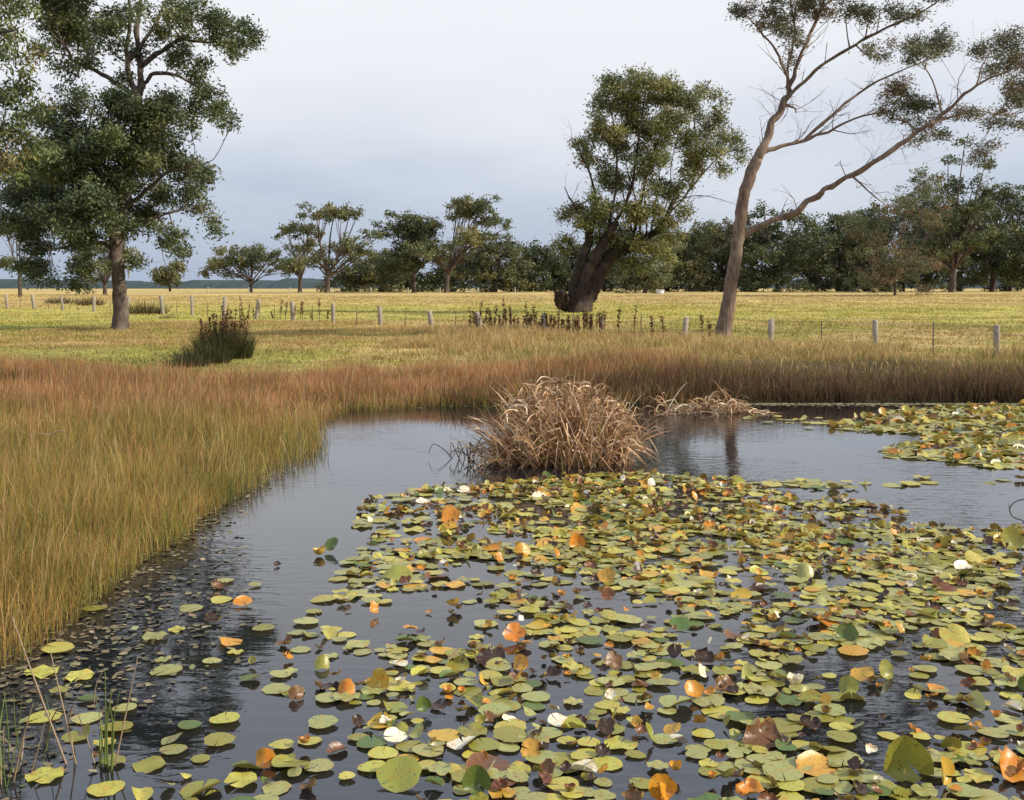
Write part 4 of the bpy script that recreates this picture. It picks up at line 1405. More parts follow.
rng = np.random.RandomState(301)
o0 = at_z(562, 462)
specs = []
for i in range(1500):
    r = math.sqrt(rng.rand())
    a = rng.uniform(0, 2 * pi)
    x_, y_ = r * cos(a) * .92, r * sin(a) * .72 + .25
    xx = x_ / .92
    hmax = 1.38 * (1 - .42 * r * r) * (1 - .22 * max(0, -xx))
    front = i < 130
    if front:
        x_ = rng.uniform(-.95, .92)
        y_ = -.3 + rng.uniform(-.2, .35)
    lean_x = .18 * xx + rng.normal(0, .48) - .12
    lean_y = .15 * (y_ - .25) + rng.normal(0, .42) - .05
    specs.append(((x_, y_, -.05), (lean_x, lean_y, 1.0), hmax * rng.uniform(.7, 1.25), rng.uniform(.014, .034), rng.uniform(.0, .4)))
# splayed leaves fallen to the left over the water
for i in range(46):
    specs.append(((rng.uniform(-1.0, -.6), rng.uniform(-.3, .4), -.02), (-1, rng.normal(-.1, .25), rng.uniform(.35, 1.1)), rng.uniform(.5, .95), rng.uniform(.008, .016), rng.uniform(.05, .4)))
# broken tops lying across each other higher up
for i in range(620):
    xx = rng.uniform(-.8, .98)
    hz = 1.18 * (1 - .45 * xx * xx) * rng.uniform(.3, 1.0)
    a = rng.uniform(0, 2 * pi)
    specs.append(((xx, rng.uniform(-.35, .7), hz), (cos(a), sin(a), rng.normal(.15, .35)), rng.uniform(.2, .55), rng.uniform(.014, .03), rng.uniform(.3, 1.4)))
reed_heap('reed_clump', 'large domed clump of dead tan reeds standing in the pond', 'reeds', o0, specs, 130, rng)

rng = np.random.RandomState(302)
o1 = at_z(716, 413)
specs = []
for i in range(300):
    x_ = rng.uniform(-1.25, 1.15)
    hump = 1.7 * .34 * math.exp(-((x_ + .25) / .3) ** 2) + .42 * math.exp(-((x_ - .3) / .28) ** 2) + .5 * math.exp(-((x_ + 1.1) / .2) ** 2) + .06
    a = rng.uniform(0, 2 * pi)
    specs.append(((x_, rng.uniform(-.25, .3), rng.uniform(-.02, .5) * hump), (cos(a) * 1.2, sin(a) * .6, rng.uniform(-.1, .9) * (.3 + 2 * hump)), rng.uniform(.2, .6) * (.6 + hump), rng.uniform(.014, .03), rng.uniform(.2, 1.2)))
for (xx, L, lx) in ((.35, .85, -.45), (.42, .8, -.4), (.3, .9, .3), (.38, .75, -.25), (.5, .7, -.6), (.28, .8, -.1), (-1.0, .8, .5), (-.95, .7, -.3), (-.5, .8, .8), (-.45, .7, .5), (.75, .6, .9), (.1, .6, -.6)):
    specs.insert(0, ((xx, 0, 0), (lx, .05, 1.0), L, .024, .25))
reed_heap('reed_heap', 'low broken heap of bleached reeds right of the domed clump', 'reeds', o1, specs, 40, rng)

# twisted dark stems in the water left of the clump
rng = np.random.RandomState(303)
for (px, py, lab) in ((478, 462, 'cluster of dark bent water stems touching the left of the domed clump'), (462, 458, 'few dark bent stems in open water farther left of the domed clump')):
    c = at_z(px, py)
    root = thing('water_weed', lab, 'plant', c)
    for k in range(7):
        tb = Tubes()
        p = np.array([rng.uniform(-.14, .14), rng.uniform(-.1, .1), -.05])
        d = rng.normal(0, .14, 2)
        tb.add([p, p + np.array([d[0] * .5, d[1], .14]), p + np.array([d[0] * 1.4, d[1], .2 + rng.uniform(0, .15)]), p + np.array([d[0] * 2 + .05, d[1], .12])], [.008, .007, .006, .004], sides=4, sub=3)
        obj('stem', tb.build('stem', M_stem), root)
# dark looped stem at the right edge
c = at_z(1012, 522)
root = thing('looped_stem', 'thin dark looped stem rising from open water at the right edge', 'plant', c)
tb = Tubes()
tt = np.linspace(0, 1.55 * pi, 10)
lp = [np.array([.02 - .13 * sin(t) * 1.0 + .10, 0.05 * sin(t * 1.3), .135 - .12 * cos(t)]) for t in tt]
tb.add([np.array([.13, 0, -.03])] + lp, [.006] * 11, sides=5, sub=3)
obj('stem', tb.build('stem', M_stem), root)
tb = Tubes()
tb.add([lp[3], lp[3] + np.array([-.02, 0, .03]), lp[3] + np.array([-.02, 0, .06])], [.004, .003, .002], sides=4, sub=1)
obj('shoot', tb.build('shoot', M_stem), root)

# rush shoots and straw stalks close to the camera, lower left
rng = np.random.RandomState(304)


def stalk_group(label, base, stems):
    c = at_z(*base)
    root = thing('rush_shoots', label, 'plant', c)
    for (b_, t_, zt, r, mt) in stems:
        B = at_z(*b_)
        # the tip stands over the same stretch of water, at its own height
        d = ray(*t_)
        Tp = EYE + d * ((B[1] + rng.normal(0, .08)) / d[1])
        tb = Tubes()
        M_ = (B + Tp) / 2 + rng.normal(0, .012, 3)
        B[2] = -.06
        tb.add([B, M_, Tp], [r, r * .8, r * .35], sides=5, sub=3)
        obj('stem', tb.build('stem', mt, c), root)
    return root


stalk_group('cluster of green rush shoots standing in water at lower left', (104, 768),
            [((100, 768), (102, 720), 0, .006, M_rush), ((108, 768), (112, 690), 0, .006, M_rush), ((112, 766), (138, 655), 0, .005, M_straw),
             ((104, 766), (105, 672), 0, .005, M_rush), ((110, 770), (109, 700), 0, .006, M_rush), ((98, 764), (75, 706), 0, .004, M_straw), ((113, 768), (120, 690), 0, .004, M_rush),
             ((94, 702), (103, 670), 0, .004, M_straw), ((101, 768), (96, 700), 0, .004, M_rush)])
stalk_group('long leaning straw stalks left of the green rush shoots', (75, 765),
            [((70, 764), (12, 617), 0, .006, M_straw), ((78, 764), (50, 650), 0, .005, M_straw), ((80, 762), (72, 735), 0, .004, M_straw), ((66, 722), (74, 704), 0, .006, M_straw)])
stems = []
for k in range(22):
    bx_ = rng.uniform(-6, 46)
    stems.append(((bx_, rng.uniform(740, 792)), (bx_ + rng.normal(0, 14), rng.uniform(690, 740)), 0, rng.uniform(.003, .006), rng.choice([M_straw, M_rush, M_dock])))
stalk_group('thicket of brown and green stalks in the bottom left corner', (18, 770), stems)
for k in range(18):
    pass

# bleached fallen sticks in the reed grass
c = at_z(48, 434, .45)
root = thing('fallen_stick', 'thin bent grey stick lying on the reed grass at left', 'stick', (c[0], c[1], G(c[0], c[1])))
tb = Tubes()
tb.add([(-.3, 0, .28), (-.15, .0, .38), (0, .05, .36), (.15, .05, .42), (.25, 0, .40)], [.010, .009, .009, .008, .005], sides=6)
obj('stick', tb.build('stick', M_straw), root)

# ------------------------------------------------------------------ floating scraps along the left shore
rng = np.random.RandomState(401)
n = 52000
x, y = rng.uniform(-4.8, 3.0, n), (3.2 + 14.8 * rng.rand(n) ** 1.7) * K
s = sdf_pond(x, y)
lim = 1.35 * sstep(11, 5, y / K) + .35
dens = np.clip((lim + s) / lim, 0, 1) * (.25 + fbm(x * 1.6, y * 1.6, 3)) * sstep(17, 8, y / K)
keep = (s < .05) & (rng.rand(n) < dens * 1.0) & (x < 1.5)
x, y = x[keep], y[keep]
n = len(x)
a = rng.uniform(0, 2 * pi, n)
L = rng.uniform(.012, .036, n)
ux = np.stack([np.cos(a), np.sin(a), rng.normal(0, .12, n)], -1) * L[:, None]
uy = np.stack([-np.sin(a), np.cos(a), rng.normal(0, .12, n)], -1) * (L * rng.uniform(.4, .9, n))[:, None]
P = np.stack([x, y, rng.uniform(.004, .012, n)], -1)
V = np.stack([P - ux, P - ux * .3 - uy, P + ux * .6 - uy * .7, P + ux, P + ux * .3 + uy, P - ux * .7 + uy * .7], 1).reshape(-1, 3)
b_ = np.arange(n)[:, None] * 6
Q = np.concatenate([b_ + np.array([[0, 1, 2, 3]]), b_ + np.array([[0, 3, 4, 5]])])
c = pick([(0.16, 0.12, 0.06), (0.10, 0.075, 0.04), (0.22, 0.18, 0.09), (0.15, 0.15, 0.05)], [1 + 0 * x, .8 + 0 * x, .5 + 0 * x, .4 + 0 * x], rng)
obj('floating_debris', mk_mesh('floating_debris', V, None, Q, col=np.repeat(jitter(c, rng), 6, 0), mat=M_debris), kind='stuff',
    label='small brown leaf scraps floating along the left shore', category='debris')

# pale scum line at the foot of the far bank
n = 2600
px_ = np.concatenate([rng.uniform(345, 520, 900), rng.uniform(660, 1080, 1700)])
P = np.array([at_z(p, 403.4 + 9 * max(0, (480 - p) / 140) * 0.3 + abs(rng.normal(0, 1.3))) for p in px_])
keep = sdf_pond(P[:, 0], P[:, 1]) < 0.1
P = P[keep]
n = len(P)
P[:, 2] = rng.uniform(.004, .01, n)
L = rng.uniform(.02, .07, n)
a = rng.uniform(0, 2 * pi, n)
ux = np.stack([np.cos(a), np.sin(a), 0 * a], -1) * L[:, None]
uy = np.stack([-np.sin(a), np.cos(a), 0 * a], -1) * L[:, None] * .6
V = np.stack([P - ux, P - uy, P + ux, P + uy], 1).reshape(-1, 3)
c = np.array([0.30, 0.27, 0.15]) * rng.uniform(.6, 1.2, (n, 1))
obj('floating_scum', mk_mesh('floating_scum', V, None, np.arange(n * 4).reshape(n, 4), col=np.repeat(c, 4, 0), mat=M_debris), kind='stuff',
    label='pale line of floating scum at the foot of the far bank', category='debris')

# ------------------------------------------------------------------ water lilies
NS = 16


def bend(x, z, x0, k, amax):
    """bend the sheet upward for x > x0 with curvature k until it stands at angle amax"""
    s = np.maximum(x - x0, 0)
    sa = amax / k
    s1 = np.minimum(s, sa)
    nx_ = np.sin(k * s1) / k + (s - s1) * cos(amax)
    nz_ = (1 - np.cos(k * s1)) / k + (s - s1) * sin(amax)
    th = np.minimum(k * s, amax)
    return np.where(x > x0, x0 + nx_ - z * np.sin(th), x), np.where(x > x0, nz_ + z * np.cos(th), z)


def pad_shape(form, rng):
    """unit-radius lily pad: disc with a notch, shaped by its state"""
    nt_ = rng.uniform(.015, .11)
    th = np.linspace(nt_, 2 * pi - nt_, NS + 1) + rng.uniform(0, 6.28)
    out_r = 1 + .05 * np.sin(3 * th + rng.uniform(0, 6)) + .03 * np.sin(7 * th + rng.uniform(0, 6)) + rng.normal(0, .02, NS + 1)
    if form in ('dead', 'ragged'):
        out_r *= 1 + rng.normal(0, .13, NS + 1)
    oval = rng.uniform(.88, 1.0)
    rings = [.5, .84, 1.0]
    X = [np.zeros(1)] + [r * (out_r if r > .6 else 1) * np.cos(th) for r in rings]
    Yv = [np.zeros(1)] + [r * (out_r if r > .6 else 1) * np.sin(th) * oval for r in rings]
    x, y = np.concatenate(X), np.concatenate(Yv)
    uv = np.stack([x, y], -1)
    r = np.hypot(x, y)
    a = np.arctan2(y, x)
    z = .03 * r ** 2 * np.sin(a * rng.randint(2, 5) + rng.uniform(0, 6)) * rng.uniform(.3, 1.3)
    z = z + .04 * np.maximum(r - .8, 0) * rng.uniform(-.4, 1.6)
    if form == 'wavy':
        z = z + .11 * r ** 2 * np.sin(a * rng.randint(3, 6) + rng.uniform(0, 6)) + .05 * r
    elif form == 'curl':
        x, z = bend(x, z, rng.uniform(.05, .5), rng.uniform(1.6, 3.2), rng.uniform(.7, 1.7))
    elif form == 'tilt':
        z = z + .12 * np.sin(y * 3 + rng.uniform(0, 6)) - .15 * y ** 2
        x, z = bend(x, z, -.95, rng.uniform(.6, 1.0), rng.uniform(.35, .7))
        z = z + .06 * np.sin(y * 2.5 + rng.uniform(0, 6))
    elif form == 'upright':
        z = z + rng.uniform(.2, .6) * y ** 2 * rng.choice([-1, 1, 1]) + rng.normal(0, .025, len(z))
        x, z = bend(x, z, -.85, rng.uniform(1.2, 3.0), rng.uniform(.9, 1.7))
    elif form == 'ragged':
        z = z + rng.normal(0, .05, len(z)) + .2 * y ** 2
        x, z = bend(x, z, -.8, 3.0, rng.uniform(.95, 1.4))
    elif form == 'fold':
        yy, z = bend(y, z, .05, 3.0, rng.uniform(.7, 1.3))
        yy2, z2 = bend(-yy, z, .05, 3.0, rng.uniform(.2, 1.1))
        y, z = -yy2, z2
    elif form == 'cup':
        z = z + .75 * r ** 2.2
        x, y = x * (1 - .35 * r), y * (1 - .35 * r)
    elif form == 'dead':
        yy, z = bend(y, z + rng.normal(0, .06, len(z)), -.1, 2.2, rng.uniform(1.2, 2.3))
        y = yy
        x, z = bend(x, z, .2, 2.5, rng.uniform(.6, 1.8))
        z = z + rng.normal(0, .05, len(z)) + .08
    V = np.stack([x, y, z], -1)
    m = NS + 1
    T = np.array([[0, 1 + k, 2 + k] for k in range(NS)])
    Q = np.array([[1 + rr * m + k, 1 + (rr + 1) * m + k, 2 + (rr + 1) * m + k, 2 + rr * m + k] for rr in range(2) for k in range(NS)])
    return V, T, Q, uv


PCOL = {
    'sage green': (0.315, 0.325, 0.105), 'olive green': (0.245, 0.245, 0.036), 'deep green': (0.085, 0.14, 0.024),
    'yellow green': (0.44, 0.41, 0.07), 'golden yellow': (0.52, 0.32, 0.04), 'orange': (0.56, 0.25, 0.018),
    'rust brown': (0.15, 0.062, 0.022), 'dark brown': (0.045, 0.022, 0.014), 'cream': (0.74, 0.70, 0.52), 'dull brown': (0.11, 0.085, 0.045),
}
rng = np.random.RandomState(501)
pads = []     # dict: x, y, r, yaw, form, colour, hero

# pads with a look of their own, placed where the photograph has them: (px, py, radius m, form, colour, yaw deg, label)
heroes = [
    (514, 640, .12, 'ragged', 'orange', 95, 'ragged bright orange pad standing upright in the middle of the bed', 'ragged bright orange pad'),
    (521, 668, .09, 'upright', 'golden yellow', 60, 'golden upturned pad just below the ragged orange one', 'golden upturned pad'),
    (492, 662, .15, 'dead', 'dark brown', 20, 'large dark brown curled dead pad left of the golden upturned pad', 'dark brown curled pad'),
    (322, 668, .08, 'upright', 'olive green', 100, 'small upright green half pad standing alone in open water', 'lone upright green half pad'),
    (347, 694, .09, 'upright', 'orange', 80, 'squarish orange pad standing upright near the left of the bed', 'squarish orange upright pad'),
    (383, 688, .11, 'ragged', 'golden yellow', 70, 'crumpled yellow and brown pad right of the squarish orange one', 'crumpled yellow brown pad'),
    (296, 698, .075, 'upright', 'rust brown', 120, 'narrow rust brown pad standing upright at the left fringe', 'narrow rust brown pad'),
    (266, 764, .085, 'upright', 'orange', 85, 'orange brown pad standing upright in the lower left water', 'orange brown upright pad'),
    (337, 752, .08, 'fold', 'rust brown', 40, 'folded brown pad with pale tip in the lower left of the bed', 'folded brown pad with pale tip'),
    (356, 724, .075, 'dead', 'dark brown', 100, 'small dark withered pad above the folded brown pad', 'small dark withered pad'),
    (400, 782, .17, 'tilt', 'olive green', 95, 'large olive pad tilted towards the viewer near the bottom edge', 'large tilted olive pad'),
    (476, 790, .12, 'upright', 'deep green', 90, 'round deep green pad standing up at the bottom edge', 'round deep green upright pad'),
    (530, 756, .08, 'ragged', 'golden yellow', 100, 'crumpled yellow pad between green ones near the bottom centre', 'crumpled yellow pad'),
    (487, 768, .12, 'curl', 'rust brown', 150, 'curled rust brown pad beside the round deep green one', 'curled rust brown pad'),
    (680, 628, .12, 'tilt', 'deep green', 90, 'smooth deep green domed pad right of the centre', 'smooth deep green domed pad'),
    (805, 577, .12, 'upright', 'sage green', 80, 'pale green pad with white upturned rim in the right half', 'pale pad with white rim'),
    (795, 686, .08, 'cup', 'cream', 60, 'cream white cupped pad among green ones in the lower right', 'cream white cupped pad'),
    (882, 676, .10, 'upright', 'olive green', 120, 'narrow olive pad standing upright in dark water', 'narrow olive upright pad'),
    (862, 678, .11, 'tilt', 'golden yellow', 60, 'brownish yellow pad tilted beside the narrow olive upright one', 'brownish yellow tilted pad'),
    (971, 706, .14, 'fold', 'sage green', 100, 'large pale folded pad at the edge of dark water on the right', 'large pale folded pad'),
    (904, 772, .20, 'upright', 'olive green', 80, 'largest olive pad standing upright near the bottom right', 'largest olive upright pad'),
    (935, 782, .12, 'upright', 'golden yellow', 140, 'yellow pad standing edge on right of the largest olive one', 'yellow edge-on pad'),
    (846, 640, .12, 'upright', 'deep green', 70, 'upright half pad with pale rim in the right of the bed', 'half pad with pale rim'),
    (955, 640, .15, 'tilt', 'yellow green', 95, 'broad ribbed yellow green pad tilted up at the right', 'broad ribbed tilted pad'),
    (962, 663, .09, 'dead', 'rust brown', 90, 'rusty withered pad in the dark water at the right', 'rusty withered pad'),
    (1006, 548, .19, 'upright', 'olive green', 95, 'big brown and olive pad standing upright at the right edge', 'big brown olive upright pad'),
    (701, 520, .13, 'fold', 'yellow green', 90, 'pale upright folded pad like a pod near the back of the bed', 'pale pod-like folded pad'),
    (333, 551, .12, 'upright', 'deep green', 60, 'dark green pad standing edge on in open water at the left', 'dark green edge-on pad'),
    (320, 556, .09, 'cup', 'golden yellow', 30, 'small golden cupped pad beside the dark green edge on pad', 'small golden cupped pad'),
    (277, 566, .06, 'dead', 'dark brown', 80, 'tiny dark shrivelled pad alone in open water near the left shore', 'tiny dark shrivelled pad'),
    (214, 622, .10, 'dead', 'dark brown', 20, 'dark brown floating pad in the left tree reflection', 'dark floating brown pad'),
    (218, 588, .09, 'dead', 'rust brown', 60, 'rust brown curled pad above the dark floating one', 'rust brown curled pad'),
    (229, 643, .09, 'curl', 'orange', 200, 'small orange curled pad in the left tree reflection', 'small orange curled pad'),
    (575, 548, .13, 'upright', 'orange', 100, 'orange pad standing up in the back half of the bed', 'orange pad standing at the back'),
    (608, 582, .12, 'ragged', 'golden yellow', 60, 'yellow brown ragged pad below the orange one at the back', 'yellow brown ragged pad'),
    (522, 556, .12, 'upright', 'orange', 110, 'orange pad standing up left of the middle at the back', 'orange pad left of the middle'),
    (398, 580, .17, 'tilt', 'olive green', 80, 'olive upturned pad at the left side of the dense bed', 'olive upturned pad'),
    (437, 578, .12, 'curl', 'rust brown', 160, 'brown and yellow curled pad right of the olive upturned one', 'brown yellow curled pad'),
    (452, 524, .15, 'ragged', 'orange', 90, 'orange crumpled pad near the back left of the bed', 'orange crumpled pad at the back'),
    (600, 530, .16, 'fold', 'orange', 100, 'folded orange pad in the middle of the back rows', 'folded orange pad'),
    (725, 690, .12, 'dead', 'rust brown', 50, 'brown withered pads heap centre right of the bed', 'brown withered heap'),
    (692, 698, .10, 'upright', 'orange', 110, 'orange brown upturned pad left of the brown withered heap', 'orange brown upturned pad'),
    (762, 742, .16, 'dead', 'rust brown', 30, 'large crumpled tan brown pad in the lower right of the bed', 'large crumpled tan pad'),
    (820, 770, .13, 'curl', 'golden yellow', 120, 'curled orange yellow pad left of the largest olive one', 'curled orange yellow pad'),
    (1012, 775, .17, 'dead', 'orange', 60, 'tattered orange brown pad near the bottom right corner', 'tattered orange pad'),
    (660, 795, .11, 'upright', 'orange', 95, 'brown orange upright pad cut by the bottom edge', 'orange upright pad at the bottom'),
    (706, 662, .12, 'dead', 'dark brown', 10, 'dark brown curled pad below the smooth deep green domed one', 'dark brown pad under the dome'),
    (612, 668, .10, 'ragged', 'rust brown', 100, 'rusty folded pad right of the golden upturned pad', 'rusty folded pad'),
    (975, 565, .15, 'tilt', 'yellow green', 100, 'yellow green tilted pad below the big one at the right edge', 'yellow green tilted pad'),
    (752, 545, .14, 'fold', 'golden yellow', 120, 'golden folded pad right of the middle in the back rows', 'golden folded pad at the back'),
]
for (px, py, r, form, colr, yaw, lab, short) in heroes:
    p = at_z(px, py)
    r *= {'upright': .68, 'tilt': .75, 'ragged': .72, 'fold': .75, 'dead': .75}.get(form, 1)
    pads.append(dict(x=p[0], y=p[1], r=r, yaw=radians(yaw), form=form, col=colr, label=lab, short=short, z=.008))

# the beds: outlines in the picture turned into places on the water
bed = [(372, 500), (430, 488), (505, 483), (560, 476), (640, 474), (720, 478), (760, 486), (800, 500), (850, 500), (905, 512), (915, 525), (960, 530), (1100, 528), (1250, 560), (1250, 820), (620, 1000), (330, 1000), (180, 900), (150, 800), (235, 770),
       (300, 722), (260, 690), (290, 640), (330, 585), (365, 545), (355, 520)]
bed_w = np.array([at_z(*p)[:2] for p in bed])
bed2 = [(862, 418), (905, 409), (1000, 405), (1120, 404), (1250, 406), (1250, 462), (1100, 470), (1024, 470), (985, 468), (950, 462), (890, 457), (882, 450), (930, 440), (925, 434), (850, 431), (826, 426)]
bed2_w = np.array([at_z(*p)[:2] for p in bed2])


def in_poly(x, y, poly):
    ins = np.zeros(np.shape(x), bool)
    n = len(poly)
    for i in range(n):
        a, bb = poly[i], poly[(i + 1) % n]
        ins ^= ((a[1] > y) != (bb[1] > y)) & (x < (bb[0] - a[0]) * (y - a[1]) / (bb[1] - a[1] + 1e-12) + a[0])
    return ins


# open patches inside the bed where the photograph shows water (px, py, rx px, ry px)
holes = [(470, 620, 70, 14), (600, 655, 40, 12), (590, 600, 45, 10), (320, 720, 60, 18), (440, 700, 40, 10), (840, 668, 70, 22), (890, 715, 60, 14), (780, 712, 50, 10),
         (660, 560, 30, 6), (470, 570, 40, 10), (365, 620, 40, 16), (300, 600, 40, 30), (630, 760, 20, 10), (860, 545, 30, 5), (1000, 650, 24, 10), (985, 720, 20, 10), (690, 640, 20, 8), (270, 730, 40, 30), (545, 590, 40, 8), (560, 715, 30, 8)]
grid = {}


def crowd(x, y, r, frac):
    k = (int(x / .35), int(y / .35))
    for i in (-1, 0, 1):
        for j in (-1, 0, 1):
            for (a, bb, rr) in grid.get((k[0] + i, k[1] + j), ()):
                if (a - x) ** 2 + (bb - y) ** 2 < (frac * (r + rr)) ** 2:
                    return True
    return False


def put(x, y, r):
    grid.setdefault((int(x / .35), int(y / .35)), []).append((x, y, r))


for p in pads:
    put(p['x'], p['y'], p['r'] * .6)

cols_flat = ['sage green', 'yellow green', 'olive green', 'deep green', 'golden yellow', 'rust brown', 'dull brown', 'orange']
pw = np.array([.41, .31, .19, .04, .05, .0, .0, .0])
pw /= pw.sum()


def add_pad(x, y, r, back, frac):
    if crowd(x, y, r, frac):
        return False
    u = rng.rand()
    if u < .56 - .36 * back:
        form = 'flat'
    elif u < .76 - .32 * back:
        form = 'wavy'
    else:
        form = rng.choice(['curl', 'curl', 'curl', 'tilt', 'tilt', 'upright', 'fold', 'dead', 'dead'])
    c = rng.choice(cols_flat, p=pw)
    if form in ('upright', 'fold', 'cup', 'curl'):
        c = rng.choice(['olive green', 'deep green', 'yellow green', 'golden yellow', 'orange', 'cream', 'rust brown', 'sage green'], p=[.26, .13, .24, .16, .05, .05, .02, .09])
    if form == 'cup':
        c = rng.choice(['cream', 'cream', 'yellow green', 'golden yellow'])
        r *= .65
    if form in ('upright', 'tilt'):
        r *= .6
    if form == 'fold':
        r *= .8
    if form == 'dead':
        c = rng.choice(['dark brown', 'dark brown', 'rust brown', 'rust brown', 'orange'])
        r *= .7
    pads.append(dict(x=x, y=y, r=r, yaw=rng.uniform(0, 6.28), form=form, col=c, z=.005 + rng.rand() * .02))
    put(x, y, r)
    return True


lo, hi = bed_w.min(0), bed_w.max(0)
cnt = 0
for k in range(38000):
    x, y = rng.uniform(lo[0], min(hi[0], 10.0)), rng.uniform(max(lo[1], 3.0), hi[1])
    if not in_poly(x, y, bed_w) or abs(x) > y / K * .64 + 2.0:
        continue
    qx, qy, _ = project(np.array([[x, y, 0]]))
    qx, qy = qx[0], qy[0]
    d = 1.0
    for (hx_, hy_, ra, rb) in holes:
        e = ((qx - hx_) / ra) ** 2 + ((qy - hy_) / rb) ** 2
        if e < 1:
            d = 0.05
    # thinner towards the left fringe
    d *= .10 + .90 * float(sstep(240, 800, qx + (600 - qy) * 3.2 * (qy < 600)))
    back = float(sstep(590, 510, qy))
    d *= .10 + .90 * float(fbm(np.array([x * 1.5]), np.array([y * 1.1]), 8)[0] > .49)
    if rng.rand() > d:
        continue
    r = (.032 + .084 * rng.beta(2.0, 2.0)) * (1 + .15 * back)
    cnt += add_pad(x, y, r, back, rng.choice([.5, .62, .75]) - .08 * back)
# small shrivelled scraps of pad between the others
for k in range(1500):
    x, y = rng.uniform(lo[0], min(hi[0], 10.0)), rng.uniform(max(lo[1], 3.0), hi[1])
    if not in_poly(x, y, bed_w) or abs(x) > y / K * .64 + 2.0:
        continue
    qx, qy, _ = project(np.array([[x, y, 0]]))
    if rng.rand() > .12 + .88 * float(sstep(260, 600, qx[0] + (560 - qy[0]) * .3 * (qy[0] < 560))):
        continue
    pads.append(dict(x=x, y=y, r=rng.uniform(.025, .06), yaw=rng.uniform(0, 6.28), form=rng.choice(['dead', 'dead', 'ragged', 'curl', 'cup']), col=rng.choice(['dark brown', 'rust brown', 'orange', 'cream', 'golden yellow'], p=[.36, .26, .13, .12, .13]), z=.015 + rng.rand() * .02))
# loose pads drifting on the left
for k in range(420):
    px, py = rng.uniform(30, 330), rng.uniform(575, 800)
    p = at_z(px, py)
    if sdf_pond(p[0:1], p[1:2])[0] > -.15:
        continue
    if rng.rand() > .15 + .6 * sstep(690, 790, py) * sstep(20, 120, px):
        continue
    add_pad(p[0], p[1], rng.uniform(.05, .11), 0, .85 + .5 * (py < 700))
lo, hi = bed2_w.min(0), bed2_w.max(0)
for k in range(12000):
    x, y = rng.uniform(lo[0], hi[0]), rng.uniform(lo[1], hi[1])
    if not in_poly(x, y, bed2_w) or x > y / K * .62 + 2.0:
        continue
    add_pad(x, y, rng.uniform(.09, .17), .9, .52)
for (px, py, nn) in ((800, 421, 14), (800, 484, 30), (860, 486, 16), (960, 481, 5), (600, 498, 1), (840, 424, 12)):
    for k in range(nn):
        p = at_z(px + rng.normal(0, 28), py + rng.normal(0, 2))
        add_pad(p[0], p[1], rng.uniform(.08, .14), 0, .6)

# shapes shared between alike pads
NV = 7
shapes = {f: [pad_shape(f, rng) for _ in range(NV)] for f in ('flat', 'wavy', 'curl', 'tilt', 'upright', 'fold', 'cup', 'dead', 'ragged')}
P3 = np.array([(p['x'], p['y'], .02) for p in pads])
qx, qy, dep = project(P3)
size = np.array([p['r'] for p in pads]) ** 2 / dep ** 2 * (2.5 / np.hypot(P3[:, 0], P3[:, 1]) + np.array([.7 if p['form'] in ('upright', 'tilt', 'curl', 'fold', 'ragged', 'dead', 'cup') else 0 for p in pads]))
vis = (qx > -15) & (qx < 1039) & (qy < 812)
score = np.where(vis, size, -1)
for i in range(len(heroes)):
    score[i] = 10
order = np.argsort(-score)
solo = set(order[:298].tolist())
mesh_cache = {}
VV, TT, QQ, CC, UU, n0 = [], [], [], [], [], 0
hero_xy = np.array([(qx[i], qy[i]) for i in range(len(heroes))])
used = {}
state = {'flat': 'flat', 'wavy': 'wavy edged', 'curl': 'curled', 'tilt': 'tilted', 'upright': 'upright', 'fold': 'folded', 'cup': 'cupped', 'dead': 'withered', 'ragged': 'ragged'}
ORD = ['nearest', 'second', 'third', 'fourth', 'fifth', 'sixth', 'seventh', 'eighth', 'ninth', 'tenth', 'eleventh', 'twelfth']
todo = {}
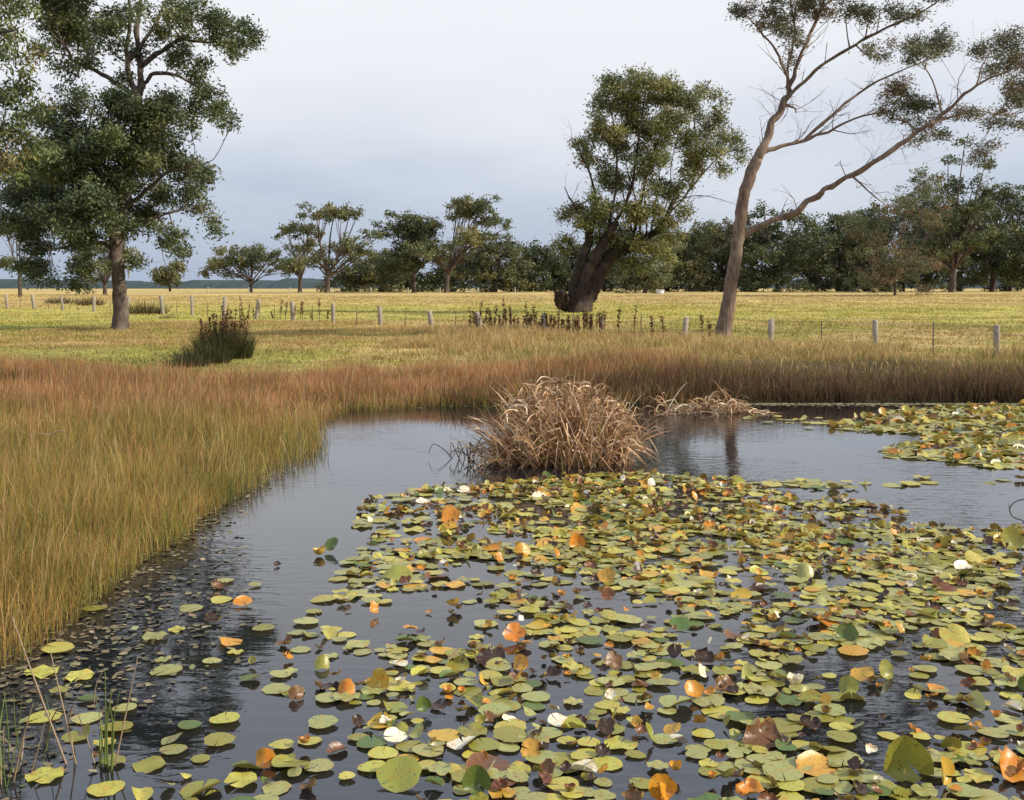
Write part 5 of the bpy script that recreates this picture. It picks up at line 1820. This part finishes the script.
for i, p in enumerate(pads):
    var = rng.randint(NV)
    tilt = rng.normal(0, .035, 2) if p['form'] in ('flat', 'wavy') else rng.normal(0, .08, 2)
    if i in solo:
        key = (p['form'], var, p['col'])
        if key not in mesh_cache:
            V, T, Q, uv = shapes[p['form']][var]
            mesh_cache[key] = mk_mesh('lily_pad', V, T, Q, col=np.tile(PCOL[p['col']], (len(V), 1)), uv=uv, smooth=True, mat=M_pad)
        o = obj('lily_pad', mesh_cache[key])
        o.location = (p['x'], p['y'], p['z'] + .3 * p['r'] * max(abs(tilt[0]), abs(tilt[1])))
        o.rotation_euler = (tilt[0], tilt[1], p['yaw'])
        o.scale = (p['r'],) * 3
        o['category'] = 'lily pad'
        o['group'] = 'water lily pads floating on the pond'
        if 'label' in p:
            o['label'] = p['label']
        else:
            d = np.hypot(hero_xy[:, 0] - qx[i], (hero_xy[:, 1] - qy[i]) * 1.6)
            j = int(np.argmin(d))
            dx, dy = qx[i] - hero_xy[j, 0], (qy[i] - hero_xy[j, 1]) * 1.6
            side = ('right of' if dx > 0 else 'left of') if abs(dx) > abs(dy) else ('in front of' if dy > 0 else 'behind')
            todo.setdefault((p['col'], state[p['form']], side, heroes[j][7]), []).append((d[j], o))
    else:
        V, T, Q, uv = shapes[p['form']][var]
        cz, sz = cos(p['yaw']), sin(p['yaw'])
        V = V.copy()
        V[:, 2] += V[:, 0] * tilt[0] + V[:, 1] * tilt[1]
        V = np.stack([V[:, 0] * cz - V[:, 1] * sz, V[:, 0] * sz + V[:, 1] * cz, V[:, 2]], -1) * p['r'] + np.array([p['x'], p['y'], p['z']])
        VV.append(V)
        TT.append(T + n0)
        QQ.append(Q + n0)
        CC.append(np.tile(np.array(PCOL[p['col']]) * rng.uniform(.8, 1.2), (len(V), 1)))
        UU.append(uv)
        n0 += len(V)
for (c, st, side, hero), lst in todo.items():
    lst.sort(key=lambda t: t[0])
    for k, (d, o) in enumerate(lst):
        if len(lst) == 1:
            o['label'] = f'{c} {st} pad {side} the {hero}'
        else:
            o['label'] = f'{ORD[min(k, 11)]} {c} {st} pad {side} the {hero}'
obj('lily_pads', mk_mesh('lily_pads', np.concatenate(VV), np.concatenate(TT), np.concatenate(QQ), col=np.concatenate(CC), uv=np.concatenate(UU), smooth=True, mat=M_pad),
    kind='stuff', label='mass of smaller and farther lily pads covering the pond', category='lily pads')
# ---
print('pads', len(pads), 'tris', sum(len(m.polygons) for m in bpy.data.meshes))
